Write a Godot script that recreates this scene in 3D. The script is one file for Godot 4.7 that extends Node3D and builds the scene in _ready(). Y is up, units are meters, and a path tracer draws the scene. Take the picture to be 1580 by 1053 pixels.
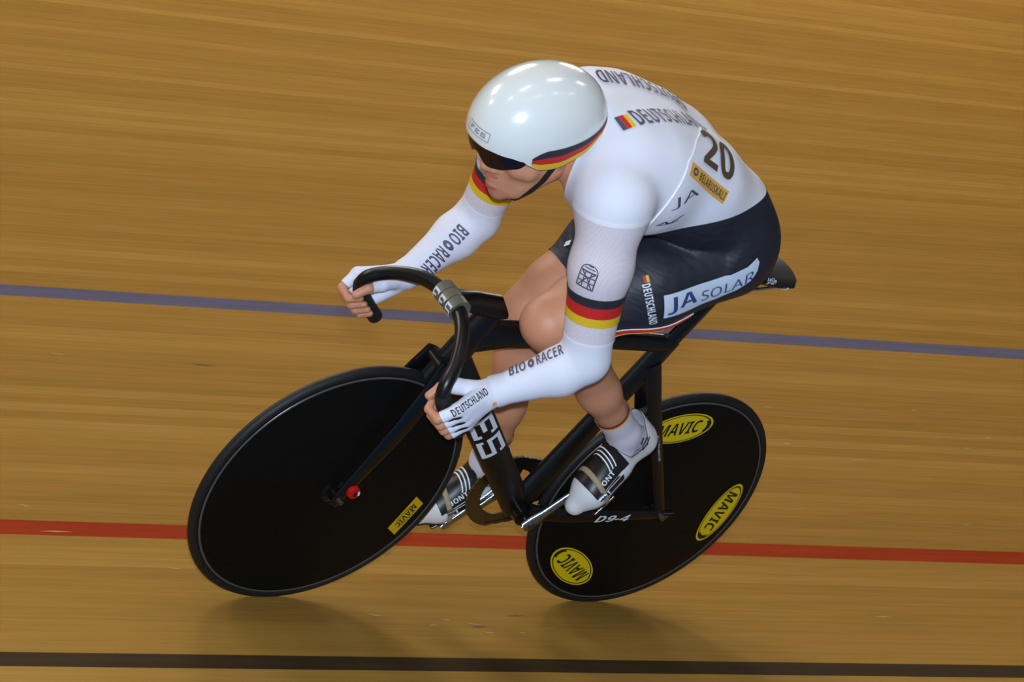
extends Node3D
# A track cyclist leaning into a banked velodrome bend.
# Bike coordinates (all rider and bicycle shapes): x forward, y up in the wheel plane, z to the rider's right,
# origin where the rear tyre touches the boards. LEAN turns that frame into the world.

const LEAN := 0.767161          # 43.96 degrees from the vertical, towards the infield
const BANK := 0.505361          # 28.96 degrees, slope of the boards under the wheels
const BASE := Vector3(0, 0.70, 0)
const T := 0
const NK := 1
const AL := 2
const AR := 3
const LL := 4
const LR := 5
const SL := 6
const SR := 7

var bike_frame: Transform3D
var M := {}
var body: Field
var body_mesh: Array
var bike: Node3D
var rider: Node3D
var rng := RandomNumberGenerator.new()


# ------------------------------------------------------------------ distance field, meshed as surface nets
class Field:
	var o: Vector3
	var nx: int
	var ny: int
	var nz: int
	var h: float
	var d: PackedFloat32Array
	var own: PackedByteArray
	var raw: PackedFloat32Array
	var pad := 0.03

	func _init(lo: Vector3, hi: Vector3, cell: float):
		o = lo
		h = cell
		nx = int((hi.x - lo.x) / cell) + 2
		ny = int((hi.y - lo.y) / cell) + 2
		nz = int((hi.z - lo.z) / cell) + 2
		d.resize(nx * ny * nz)
		d.fill(1.0)
		raw.resize(nx * ny * nz)
		raw.fill(1.0)
		own.resize(nx * ny * nz)
		own.fill(255)

	func cone(a: Vector3, b: Vector3, ra: float, rb: float, k: float, label := 0) -> void:
		var r := maxf(ra, rb) + pad + k
		var lo := (a.min(b) - Vector3.ONE * r - o) / h
		var hi := (a.max(b) + Vector3.ONE * r - o) / h
		var ba := b - a
		var bb := maxf(ba.dot(ba), 1e-9)
		for z in range(maxi(0, int(lo.z)), mini(nz, int(hi.z) + 1)):
			for y in range(maxi(0, int(lo.y)), mini(ny, int(hi.y) + 1)):
				var row := (z * ny + y) * nx
				for x in range(maxi(0, int(lo.x)), mini(nx, int(hi.x) + 1)):
					var pa := o + Vector3(x, y, z) * h - a
					var t := clampf(pa.dot(ba) / bb, 0.0, 1.0)
					var e := (pa - ba * t).length() - ra - (rb - ra) * t
					var i := row + x
					if e < raw[i]:
						raw[i] = e
						own[i] = label
					var c := d[i]
					var m := maxf(k - absf(c - e), 0.0)
					d[i] = minf(c, e) - m * m / (4.0 * k)

	func chain(pts: Array, rads: Array, k: float, label := 0) -> void:
		for i in pts.size() - 1:
			cone(pts[i], pts[i + 1], rads[i], rads[i + 1], k, label)

	func half_space(n: Vector3, at: Vector3) -> void:      # keeps the side n points to
		for z in nz:
			for y in ny:
				for x in nx:
					var i := (z * ny + y) * nx + x
					var e := -(o + Vector3(x, y, z) * h - at).dot(n)
					if e > d[i]:
						d[i] = e

	func merge(other: Field, soft: Callable) -> void:      # other has the same grid
		for i in d.size():
			var c := d[i]
			var e := other.d[i]
			if e >= 1.0:
				continue
			if other.raw[i] < raw[i]:
				raw[i] = other.raw[i]
				own[i] = other.own[i]
			if c >= 1.0:
				d[i] = e
				continue
			var x := i % nx
			var y := (i / nx) % ny
			var z := i / (nx * ny)
			var k: float = soft.call(o + Vector3(x, y, z) * h)
			var m := maxf(k - absf(c - e), 0.0)
			d[i] = minf(c, e) - m * m / (4.0 * k)

	func at(p: Vector3) -> float:
		var q := (p - o) / h
		var x := clampi(int(q.x), 0, nx - 2)
		var y := clampi(int(q.y), 0, ny - 2)
		var z := clampi(int(q.z), 0, nz - 2)
		var fx := q.x - x
		var fy := q.y - y
		var fz := q.z - z
		var i := (z * ny + y) * nx + x
		var s := nx * ny
		var a := lerpf(lerpf(d[i], d[i + 1], fx), lerpf(d[i + nx], d[i + nx + 1], fx), fy)
		i += s
		var b := lerpf(lerpf(d[i], d[i + 1], fx), lerpf(d[i + nx], d[i + nx + 1], fx), fy)
		return lerpf(a, b, fz)

	func normal(p: Vector3) -> Vector3:
		var e := h * 0.9
		return Vector3(at(p + Vector3(e, 0, 0)) - at(p - Vector3(e, 0, 0)), at(p + Vector3(0, e, 0)) - at(p - Vector3(0, e, 0)), at(p + Vector3(0, 0, e)) - at(p - Vector3(0, 0, e))).normalized()

	func label_at(p: Vector3) -> int:
		var q := (p - o) / h
		return own[(clampi(roundi(q.z), 0, nz - 1) * ny + clampi(roundi(q.y), 0, ny - 1)) * nx + clampi(roundi(q.x), 0, nx - 1)]

	func cast(p: Vector3, dir: Vector3, off: float) -> Vector3:   # first point at distance off from the surface
		var q := p
		for s in 160:
			var e := at(q) - off
			if e < 0.0004:
				return q
			q += dir * minf(e * 0.85, 0.012)
		return Vector3.INF

	func net() -> Array:                                    # [vertices, normals, triangle indices, labels]
		var vs := PackedVector3Array()
		var tri := PackedInt32Array()
		var id := PackedInt32Array()
		id.resize(d.size())
		id.fill(-1)
		var s := nx * ny
		var off := [0, 1, nx, nx + 1, s, s + 1, s + nx, s + nx + 1]
		var far := h * 2.0
		var edges := [[0, 1], [2, 3], [4, 5], [6, 7], [0, 2], [1, 3], [4, 6], [5, 7], [0, 4], [1, 5], [2, 6], [3, 7]]
		for z in nz - 1:
			for y in ny - 1:
				for x in nx - 1:
					var i := (z * ny + y) * nx + x
					var v0 := d[i]
					if v0 > far or v0 < -far:
						continue
					var neg := 0
					for j in 8:
						if d[i + off[j]] < 0.0:
							neg += 1
					if neg == 0 or neg == 8:
						continue
					var sum := Vector3.ZERO
					var n := 0
					for e in edges:
						var a := d[i + off[e[0]]]
						var b := d[i + off[e[1]]]
						if (a < 0.0) != (b < 0.0):
							var t := a / (a - b)
							var pa := Vector3(e[0] & 1, (e[0] >> 1) & 1, e[0] >> 2)
							var pb := Vector3(e[1] & 1, (e[1] >> 1) & 1, e[1] >> 2)
							sum += pa.lerp(pb, t)
							n += 1
					id[i] = vs.size()
					vs.append(o + (Vector3(x, y, z) + sum / n) * h)
		var step := [1, nx, s]
		for z in range(1, nz - 1):
			for y in range(1, ny - 1):
				for x in range(1, nx - 1):
					var i := (z * ny + y) * nx + x
					if id[i] < 0 and id[i - 1] < 0 and id[i - nx] < 0 and id[i - s] < 0:
						continue
					var v0 := d[i] < 0.0
					for axis in 3:
						if v0 == (d[i + step[axis]] < 0.0):
							continue
						var u: int = step[(axis + 1) % 3]
						var w: int = step[(axis + 2) % 3]
						var a := id[i]
						var b := id[i - u]
						var c := id[i - u - w]
						var e := id[i - w]
						if a < 0 or b < 0 or c < 0 or e < 0:
							continue
						if v0:
							tri.append_array([a, c, b, a, e, c])
						else:
							tri.append_array([a, b, c, a, c, e])
		var ns := PackedVector3Array()
		ns.resize(vs.size())
		for i in vs.size():
			ns[i] = normal(vs[i])
		var lab := PackedByteArray()
		lab.resize(tri.size() / 3)
		for t in lab.size():
			lab[t] = label_at((vs[tri[t * 3]] + vs[tri[t * 3 + 1]] + vs[tri[t * 3 + 2]]) / 3.0)
		return [vs, ns, tri, lab]


# ------------------------------------------------------------------ mesh helpers
func begin() -> SurfaceTool:
	var st := SurfaceTool.new()
	st.begin(Mesh.PRIMITIVE_TRIANGLES)
	return st


func tri(st: SurfaceTool, a: Vector3, b: Vector3, c: Vector3, na: Vector3, nb: Vector3, nc: Vector3, ua := Vector2.ZERO, ub := Vector2.ZERO, uc := Vector2.ZERO) -> void:
	if (c - a).cross(b - a).dot(na + nb + nc) < 0.0:      # clockwise seen from outside
		var p := b
		b = c
		c = p
		p = nb
		nb = nc
		nc = p
		var q := ub
		ub = uc
		uc = q
	st.set_normal(na)
	st.set_uv(ua)
	st.add_vertex(a)
	st.set_normal(nb)
	st.set_uv(ub)
	st.add_vertex(b)
	st.set_normal(nc)
	st.set_uv(uc)
	st.add_vertex(c)


func quad(st: SurfaceTool, a: Vector3, b: Vector3, c: Vector3, e: Vector3, n: Vector3) -> void:
	tri(st, a, b, c, n, n, n)
	tri(st, a, c, e, n, n, n)


func box(st: SurfaceTool, c: Vector3, sx: Vector3, sy: Vector3, sz: Vector3) -> void:   # half-axis vectors
	for s in [-1.0, 1.0]:
		quad(st, c + sx * s - sy - sz, c + sx * s + sy - sz, c + sx * s + sy + sz, c + sx * s - sy + sz, sx.normalized() * s)
		quad(st, c + sy * s - sx - sz, c + sy * s + sx - sz, c + sy * s + sx + sz, c + sy * s - sx + sz, sy.normalized() * s)
		quad(st, c + sz * s - sx - sy, c + sz * s + sx - sy, c + sz * s + sx + sy, c + sz * s - sx + sy, sz.normalized() * s)


func loft(st: SurfaceTool, secs: Array, seg := 20) -> void:      # sections [centre, half-axis a, half-axis b]
	var rings := []
	for s in secs:
		var pr := PackedVector3Array()
		var nr := PackedVector3Array()
		for k in seg + 1:
			var t := TAU * k / seg
			pr.append(s[0] + s[1] * cos(t) + s[2] * sin(t))
			nr.append((s[1] * (cos(t) / maxf(s[1].length_squared(), 1e-9)) + s[2] * (sin(t) / maxf(s[2].length_squared(), 1e-9))).normalized())
		rings.append([pr, nr])
	for i in rings.size() - 1:
		var A: Array = rings[i]
		var B: Array = rings[i + 1]
		for k in seg:
			tri(st, A[0][k], B[0][k], B[0][k + 1], A[1][k], B[1][k], B[1][k + 1])
			tri(st, A[0][k], B[0][k + 1], A[0][k + 1], A[1][k], B[1][k + 1], A[1][k + 1])
	for e in [[0, 1], [rings.size() - 1, rings.size() - 2]]:
		var c: Vector3 = secs[e[0]][0]
		var n: Vector3 = (c - secs[e[1]][0]).normalized()
		for k in seg:
			tri(st, c, rings[e[0]][0][k], rings[e[0]][0][k + 1], n, n, n)


func capped(a: Array, b: Array) -> Array:       # rounds the two ends of a straight loft
	var dir: Vector3 = (b[0] - a[0]).normalized()
	var ra := minf(a[1].length(), a[2].length())
	var rb := minf(b[1].length(), b[2].length())
	return [[a[0] - dir * ra * 0.5, a[1] * 0.75, a[2] * 0.6], a, b, [b[0] + dir * rb * 0.5, b[1] * 0.75, b[2] * 0.6]]


func tube(st: SurfaceTool, pts: Array, rads, seg := 14, smooth := 0) -> void:
	var ps := pts
	var rs := []
	for i in pts.size():
		rs.append(rads[i] if rads is Array else rads)
	if smooth > 0:
		ps = []
		var r2 := []
		for i in pts.size() - 1:
			var p0: Vector3 = pts[maxi(i - 1, 0)]
			var p3: Vector3 = pts[mini(i + 2, pts.size() - 1)]
			for k in smooth:
				var t := float(k) / smooth
				ps.append(pts[i].cubic_interpolate(pts[i + 1], p0, p3, t))
				r2.append(lerpf(rs[i], rs[i + 1], t))
		ps.append(pts[-1])
		r2.append(rs[-1])
		rs = r2
	var dir: Vector3 = (ps[1] - ps[0]).normalized()
	var n: Vector3 = dir.cross(Vector3.UP if absf(dir.y) < 0.9 else Vector3.RIGHT).normalized()
	var secs := []
	for i in ps.size():
		var t: Vector3 = (ps[mini(i + 1, ps.size() - 1)] - ps[maxi(i - 1, 0)]).normalized()
		n = (n - t * n.dot(t)).normalized()
		secs.append([ps[i], n * rs[i], t.cross(n) * rs[i]])
	loft(st, secs, seg)


func lathe(st: SurfaceTool, prof: Array, at: Transform3D, seg := 96) -> void:    # profile of (radius, z) about z
	for i in prof.size() - 1:
		var a: Vector2 = prof[i]
		var b: Vector2 = prof[i + 1]
		if a.distance_to(b) < 1e-6:
			continue
		var t := (b - a).normalized()
		var nn := Vector2(t.y, -t.x)
		var na := nn
		var nb := nn
		if i > 0:
			var tp: Vector2 = (a - prof[i - 1]).normalized()
			if tp.dot(t) > 0.75:
				na = (nn + Vector2(tp.y, -tp.x)).normalized()
		if i < prof.size() - 2:
			var tn: Vector2 = (prof[i + 2] - b).normalized()
			if tn.dot(t) > 0.75:
				nb = (nn + Vector2(tn.y, -tn.x)).normalized()
		for k in seg:
			var u := Vector2.from_angle(TAU * k / seg)
			var v := Vector2.from_angle(TAU * (k + 1) / seg)
			var A := at * Vector3(u.x * a.x, u.y * a.x, a.y)
			var B := at * Vector3(u.x * b.x, u.y * b.x, b.y)
			var C := at * Vector3(v.x * b.x, v.y * b.x, b.y)
			var D := at * Vector3(v.x * a.x, v.y * a.x, a.y)
			var bs := at.basis
			var NA := bs * Vector3(u.x * na.x, u.y * na.x, na.y)
			var NB := bs * Vector3(u.x * nb.x, u.y * nb.x, nb.y)
			var NC := bs * Vector3(v.x * nb.x, v.y * nb.x, nb.y)
			var ND := bs * Vector3(v.x * na.x, v.y * na.x, na.y)
			if b.x > 1e-6:
				tri(st, A, B, C, NA, NB, NC)
			if a.x > 1e-6:
				tri(st, A, C, D, NA, NC, ND)


func part(called: String, st: SurfaceTool, m: Material, parent: Node, label := "") -> MeshInstance3D:
	var o := MeshInstance3D.new()
	o.name = called
	o.mesh = st.commit()
	o.material_override = m
	o.set_surface_override_material(0, m)
	o.material_override = null
	if label:
		o.set_meta("label", label)
	parent.add_child(o, true)
	return o


func thing(called: String, label: String, category: String, at: Transform3D) -> Node3D:
	var o := Node3D.new()
	o.name = called
	o.transform = at
	o.set_meta("label", label)
	o.set_meta("category", category)
	add_child(o, true)
	return o


func structure(called: String, label: String) -> Node3D:
	var o := Node3D.new()
	o.name = called
	o.set_meta("kind", "structure")
	o.set_meta("label", label)
	add_child(o, true)
	return o


func mat(c: Color, rough := 0.6, metal := 0.0) -> StandardMaterial3D:
	var m := StandardMaterial3D.new()
	m.albedo_color = c
	m.roughness = rough
	m.metallic = metal
	return m


# ------------------------------------------------------------------ shells cut from a netted surface
func shell(nm: Array, off: float, rules: Dictionary) -> SurfaceTool:
	# rules: label -> array of callables(point) that must all be >= 0
	var st := begin()
	var vs: PackedVector3Array = nm[0]
	var ns: PackedVector3Array = nm[1]
	var ix: PackedInt32Array = nm[2]
	var lab: PackedByteArray = nm[3]
	for t in lab.size():
		if not rules.has(lab[t]):
			continue
		var poly := []
		for j in 3:
			var v := ix[t * 3 + j]
			poly.append([vs[v], ns[v]])
		for f in rules[lab[t]]:
			var val := []
			var any := false
			var all := true
			for q in poly:
				var e: float = f.call(q[0])
				val.append(e)
				if e >= 0.0:
					any = true
				else:
					all = false
			if not any:
				poly = []
				break
			if all:
				continue
			var np := []
			for i in poly.size():
				var j := (i + 1) % poly.size()
				if val[i] >= 0.0:
					np.append(poly[i])
				if (val[i] >= 0.0) != (val[j] >= 0.0):
					var s: float = val[i] / (val[i] - val[j])
					np.append([poly[i][0].lerp(poly[j][0], s), poly[i][1].lerp(poly[j][1], s).normalized()])
			poly = np
		for i in range(1, poly.size() - 1):
			var a: Array = poly[0]
			var b: Array = poly[i]
			var c: Array = poly[i + 1]
			tri(st, a[0] + a[1] * off, b[0] + b[1] * off, c[0] + c[1] * off, a[1], b[1], c[1])
	return st


func beyond(at: Vector3, dir: Vector3) -> Callable:         # keeps the side dir points to
	var n := dir.normalized()
	return func(p: Vector3) -> float: return (p - at).dot(n)


# ------------------------------------------------------------------ flat print: triangles in a unit square, laid on a surface
func letters(text: String, bold := true) -> PackedVector2Array:
	var f := SystemFont.new()
	f.font_names = PackedStringArray(["Droid Sans"])
	f.font_weight = 700 if bold else 400
	var tm := TextMesh.new()
	tm.text = text
	tm.font = f
	tm.font_size = 48
	tm.pixel_size = 0.01
	tm.depth = 0.0
	tm.curve_step = 1.5
	var arr := tm.surface_get_arrays(0)
	var vs: PackedVector3Array = arr[Mesh.ARRAY_VERTEX]
	var ix: PackedInt32Array = arr[Mesh.ARRAY_INDEX] if arr[Mesh.ARRAY_INDEX] != null else PackedInt32Array(range(vs.size()))
	return unit(ix, vs)


func unit(ix: PackedInt32Array, vs: PackedVector3Array) -> PackedVector2Array:
	var lo := Vector2.INF
	var hi := -Vector2.INF
	for v in vs:
		lo = lo.min(Vector2(v.x, v.y))
		hi = hi.max(Vector2(v.x, v.y))
	var out := PackedVector2Array()
	for i in ix:
		out.append((Vector2(vs[i].x, vs[i].y) - lo) / (hi - lo))
	return out


func rects(list: Array) -> PackedVector2Array:               # [x0, y0, x1, y1] each
	var out := PackedVector2Array()
	for r in list:
		var a := Vector2(r[0], r[1])
		var b := Vector2(r[2], r[1])
		var c := Vector2(r[2], r[3])
		var e := Vector2(r[0], r[3])
		out.append_array([a, b, c, a, c, e])
	return out


func polygon(pts: Array) -> PackedVector2Array:
	var pv := PackedVector2Array(pts)
	var out := PackedVector2Array()
	for i in Geometry2D.triangulate_polygon(pv):
		out.append(pv[i])
	return out


func ellipse(r0 := 0.0, r1 := 1.0, a0 := 0.0, a1 := TAU, seg := 48) -> PackedVector2Array:   # in the unit square
	var out := PackedVector2Array()
	var c := Vector2(0.5, 0.5)
	for k in seg:
		var u := Vector2.from_angle(lerpf(a0, a1, float(k) / seg)) * 0.5
		var v := Vector2.from_angle(lerpf(a0, a1, float(k + 1) / seg)) * 0.5
		out.append_array([c + u * r0, c + u * r1, c + v * r1, c + u * r0, c + v * r1, c + v * r0])
	return out


func moved(ps: PackedVector2Array, lo: Vector2, hi: Vector2, slant := 0.0) -> PackedVector2Array:
	var out := PackedVector2Array()
	for p in ps:
		out.append(lo + Vector2(p.x + slant * (p.y - 0.5), p.y) * (hi - lo))
	return out


func fine(ps: PackedVector2Array, size: Vector2, most: float) -> PackedVector2Array:   # splits long edges
	var out := PackedVector2Array()
	var todo := []
	for i in range(0, ps.size() - 2, 3):
		todo.append([ps[i], ps[i + 1], ps[i + 2]])
	while todo.size():
		var t: Array = todo.pop_back()
		var worst := 0
		var l := 0.0
		for k in 3:
			var e: float = ((t[k] - t[(k + 1) % 3]) * size).length()
			if e > l:
				l = e
				worst = k
		if l <= most:
			out.append_array([t[0], t[1], t[2]])
			continue
		var a: Vector2 = t[worst]
		var b: Vector2 = t[(worst + 1) % 3]
		var c: Vector2 = t[(worst + 2) % 3]
		var m := (a + b) * 0.5
		todo.append([a, m, c])
		todo.append([m, b, c])
	return out


func lay(st: SurfaceTool, ps: PackedVector2Array, f: Callable) -> void:     # f(Vector2) -> [point, normal] or null
	for i in range(0, ps.size() - 2, 3):
		var a = f.call(ps[i])
		var b = f.call(ps[i + 1])
		var c = f.call(ps[i + 2])
		if a == null or b == null or c == null:
			continue
		if a[0].distance_to(b[0]) > 0.06 or b[0].distance_to(c[0]) > 0.06:
			continue
		tri(st, a[0], b[0], c[0], a[1], b[1], c[1])


func on_field(fl: Field, A: Vector3, B: Vector3, height: float, n: Vector3, off: float, lean := 0.0) -> Callable:
	# the unit square: x from A to B along the surface, y up by height, pressed on along -n
	var r := (B - A).normalized()
	var nn := (n - r * n.dot(r)).normalized()
	var up := nn.cross(r)
	var w := A.distance_to(B)
	return func(q: Vector2):
		var p := A + r * (q.x * w + lean * q.y * height) + up * q.y * height + nn * 0.10
		var hit := fl.cast(p, -nn, off)
		if hit == Vector3.INF:
			return null
		return [hit, fl.normal(hit)]


func print_on(called: String, ps: PackedVector2Array, fl: Field, A: Vector3, B: Vector3, height: float, n: Vector3, off: float, m: Material, parent: Node, label := "", most := 0.012) -> void:
	var st := begin()
	lay(st, fine(ps, Vector2(A.distance_to(B), height), most), on_field(fl, A, B, height, n, off))
	part(called, st, m, parent, label)


func on_plane(o: Vector3, r: Vector3, up: Vector3, n: Vector3) -> Callable:
	return func(q: Vector2): return [o + r * q.x + up * q.y, n]


# ------------------------------------------------------------------ the place
func _ready() -> void:
	rng.seed = 20
	bike_frame = Transform3D(Basis(Vector3(-1, 0, 0), Vector3(0, cos(LEAN), sin(LEAN)), Vector3(0, sin(LEAN), -cos(LEAN))), BASE)
	make_camera()
	make_light()
	make_materials()
	make_hall()
	make_track()
	make_bicycle()
	make_rider()


func make_camera() -> void:
	var cam := Camera3D.new()
	cam.name = "camera"
	cam.fov = 14.9969
	cam.near = 0.05
	cam.far = 200.0
	cam.transform = Transform3D(Basis(Vector3(0.758326, 0, 0.651876), Vector3(-0.074897, 0.993378, 0.087127), Vector3(-0.647559, -0.114894, 0.753304)), BASE + Vector3(-4.348846, -0.099193, 4.785957))
	add_child(cam)
	cam.current = true


func make_light() -> void:
	var we := WorldEnvironment.new()
	we.name = "environment"
	var e := Environment.new()
	e.background_mode = Environment.BG_COLOR
	e.background_color = Color(0.05, 0.05, 0.055)
	e.tonemap_mode = Environment.TONE_MAPPER_LINEAR
	e.tonemap_exposure = 1.75
	e.sdfgi_enabled = true
	e.ssao_enabled = true
	e.ssil_enabled = true
	we.environment = e
	add_child(we)
	# rows of flat floodlight panels under the roof of the hall
	var glow := mat(Color(1, 1, 1), 0.4)
	glow.emission_enabled = true
	glow.emission = Color(1.0, 0.97, 0.92)
	glow.emission_energy_multiplier = 3.0
	var hood := mat(Color(0.5, 0.5, 0.52), 0.5)
	var row := 0
	for z in [-4.0, 6.0, 16.0]:
		var col := -1
		for x in [-13.0, -6.0, 1.0, 8.0]:
			col += 1
			var at := Vector3(x, 10.5, z)
			var t := thing("ceiling_lamp", "white floodlight panel, row %s, over the %s" % [["nearest the banking", "in the middle", "farthest from the banking"][row], ["rider's path ahead", "track before the rider", "boards behind the rider", "far end of the bend"][col]], "lamp", Transform3D(Basis(), at))
			t.set_meta("group", "floodlight panels under the roof")
			var st := begin()
			box(st, Vector3(0, 0.06, 0), Vector3(1.55, 0, 0), Vector3(0, 0.05, 0), Vector3(0, 0, 0.8))
			part("hood", st, hood, t)
			st = begin()
			box(st, Vector3(0, 0, 0), Vector3(1.5, 0, 0), Vector3(0, 0.008, 0), Vector3(0, 0, 0.75))
			part("diffuser", st, glow, t)
			var l := AreaLight3D.new()
			l.name = "lamp_light"
			l.area_size = Vector2(3.0, 1.5)
			l.light_energy = [15.5, 2.6, 2.2][row]
			l.light_color = Color(1.0, 0.97, 0.93)
			l.area_range = 60.0
			l.area_attenuation = 2.0
			l.shadow_enabled = true
			l.position = Vector3(0, -0.03, 0)
			l.rotation.x = -PI / 2
			t.add_child(l, true)
		row += 1
	# the photographer's flash, just above the camera: it froze the rider sharp against the streaked boards
	var ct := Transform3D(Basis(Vector3(0.758326, 0, 0.651876), Vector3(-0.074897, 0.993378, 0.087127), Vector3(-0.647559, -0.114894, 0.753304)), BASE + Vector3(-4.348846, -0.099193, 4.785957))
	var flash := thing("camera_flash", "small flash unit lit above the photographer's lens", "flash", Transform3D(ct.basis, ct * Vector3(0.03, 0.16, 0.05)))
	var fs := begin()
	box(fs, Vector3(0, 0, 0.035), Vector3(0.038, 0, 0), Vector3(0, 0.025, 0), Vector3(0, 0, 0.03))
	part("flash_body", fs, hood, flash)
	fs = begin()
	box(fs, Vector3(0, 0, 0.003), Vector3(0.034, 0, 0), Vector3(0, 0.021, 0), Vector3(0, 0, 0.002))
	part("flash_lamp", fs, glow, flash)
	var fl := SpotLight3D.new()
	fl.name = "flash_light"
	fl.light_color = Color(0.86, 0.92, 1.0)
	fl.light_energy = 14.5
	fl.light_size = 0.04
	fl.spot_range = 60.0
	fl.spot_attenuation = 2.0
	fl.spot_angle = 32.0
	fl.spot_angle_attenuation = 0.6
	fl.shadow_enabled = true
	fl.position = Vector3(0, 0, -0.02)
	flash.add_child(fl, true)


func grain(seed_value: int) -> NoiseTexture2D:
	var n := FastNoiseLite.new()
	n.seed = seed_value
	n.noise_type = FastNoiseLite.TYPE_SIMPLEX_SMOOTH
	n.frequency = 0.02
	n.fractal_octaves = 4
	var t := NoiseTexture2D.new()
	t.width = 512
	t.height = 512
	t.noise = n
	t.seamless = true
	var g := Gradient.new()
	g.set_color(0, Color(0.91, 0.90, 0.88))
	g.set_color(1, Color(1.0, 1.0, 1.0))
	t.color_ramp = g
	return t


func make_materials() -> void:
	var g := grain(5)
	M.boards = []
	for c in [Color(0.640, 0.487, 0.226), Color(0.626, 0.472, 0.214), Color(0.654, 0.499, 0.238), Color(0.612, 0.462, 0.206), Color(0.666, 0.512, 0.250), Color(0.632, 0.472, 0.222)]:
		var m := mat(c, 0.75)
		m.metallic_specular = 0.12
		m.albedo_texture = g
		M.boards.append(m)
	M.blue_line = mat(Color(0.39, 0.38, 0.48), 0.55)
	M.red_line = mat(Color(0.62, 0.22, 0.09), 0.55)
	M.black_line = mat(Color(0.26, 0.21, 0.14), 0.55)
	M.azure = mat(Color(0.25, 0.45, 0.65), 0.5)
	for k in ["blue_line", "red_line", "black_line", "azure"]:
		M[k].albedo_texture = g
		M[k].roughness = 0.75
		M[k].metallic_specular = 0.12
	M.skin = mat(Color(0.80, 0.56, 0.43), 0.5)
	M.skin.subsurf_scatter_enabled = true
	M.skin.subsurf_scatter_strength = 0.1
	M.lip = mat(Color(0.72, 0.40, 0.35), 0.45)
	M.white_cloth = mat(Color(0.90, 0.91, 0.96), 0.7)
	M.mesh_cloth = mat(Color(0.89, 0.86, 0.89), 0.8)
	var knit := Image.create(32, 32, false, Image.FORMAT_RGB8)
	knit.fill(Color(1, 1, 1))
	for y in 4:
		for x in 4:
			knit.fill_rect(Rect2i(x * 8 + 2, y * 8 + 2, 4, 4), Color(0.92, 0.90, 0.91))
	M.mesh_cloth.albedo_texture = ImageTexture.create_from_image(knit)
	M.mesh_cloth.uv1_triplanar = true
	M.mesh_cloth.uv1_scale = Vector3.ONE * 55.0
	M.glove = mat(Color(0.90, 0.91, 0.97), 0.7)
	M.navy = mat(Color(0.13, 0.145, 0.19), 0.55)
	var crease := FastNoiseLite.new()
	crease.seed = 11
	crease.frequency = 0.012
	crease.fractal_octaves = 3
	var folds := NoiseTexture2D.new()
	folds.width = 256
	folds.height = 256
	folds.seamless = true
	folds.noise = crease
	M.navy.heightmap_enabled = true
	M.navy.heightmap_texture = folds
	M.navy.heightmap_scale = 0.5
	M.navy.uv1_triplanar = true
	M.navy.uv1_scale = Vector3(3.0, 7.0, 3.0)
	M.seam = mat(Color(0.95, 0.95, 0.97), 0.6)
	M.flag_black = mat(Color(0.16, 0.16, 0.20), 0.6)
	M.flag_red = mat(Color(0.80, 0.13, 0.12), 0.6)
	M.flag_gold = mat(Color(0.90, 0.75, 0.12), 0.6)
	M.print_dark = mat(Color(0.33, 0.30, 0.38), 0.6)
	M.print_brown = mat(Color(0.34, 0.28, 0.20), 0.6)
	M.print_blue = mat(Color(0.20, 0.27, 0.50), 0.55)
	M.print_white = mat(Color(0.92, 0.93, 0.96), 0.55)
	M.panel_white = mat(Color(0.80, 0.85, 0.92), 0.55)
	M.gold_patch = mat(Color(0.88, 0.68, 0.32), 0.6)
	M.helmet = mat(Color(0.90, 0.92, 0.91), 0.25)
	M.helmet.clearcoat_enabled = true
	M.helmet.clearcoat = 0.6
	M.helmet.clearcoat_roughness = 0.08
	M.visor = mat(Color(0.10, 0.05, 0.07), 0.12)
	M.strap = mat(Color(0.10, 0.08, 0.07), 0.7)
	M.carbon = mat(Color(0.045, 0.05, 0.052), 0.35)
	M.carbon_gloss = mat(Color(0.05, 0.055, 0.06), 0.22)
	M.disc = mat(Color(0.05, 0.053, 0.052), 0.5)
	M.disc.metallic_specular = 0.25
	M.tyre = mat(Color(0.06, 0.062, 0.065), 0.6)
	M.rim = mat(Color(0.30, 0.31, 0.31), 0.35)
	M.tape = mat(Color(0.10, 0.10, 0.095), 0.7)
	M.steel = mat(Color(0.70, 0.72, 0.75), 0.22, 1.0)
	M.dull_steel = mat(Color(0.50, 0.48, 0.44), 0.35, 1.0)
	M.red_part = mat(Color(0.75, 0.06, 0.08), 0.35)
	M.yellow = mat(Color(0.88, 0.78, 0.05), 0.5)
	M.front_yellow = mat(Color(0.80, 0.66, 0.06), 0.5)
	M.logo_black = mat(Color(0.08, 0.08, 0.05), 0.5)
	M.logo_white = mat(Color(0.85, 0.88, 0.92), 0.45)
	M.clamp_grey = mat(Color(0.42, 0.41, 0.36), 0.4, 0.3)
	M.saddle = mat(Color(0.10, 0.10, 0.105), 0.5)
	M.shoe_white = mat(Color(0.86, 0.87, 0.88), 0.35)
	M.shoe_black = mat(Color(0.10, 0.09, 0.085), 0.4)
	M.sole = mat(Color(0.06, 0.06, 0.06), 0.4)
	M.sock = mat(Color(0.84, 0.82, 0.87), 0.8)
	M.leather = mat(Color(0.62, 0.55, 0.43), 0.6)


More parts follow.
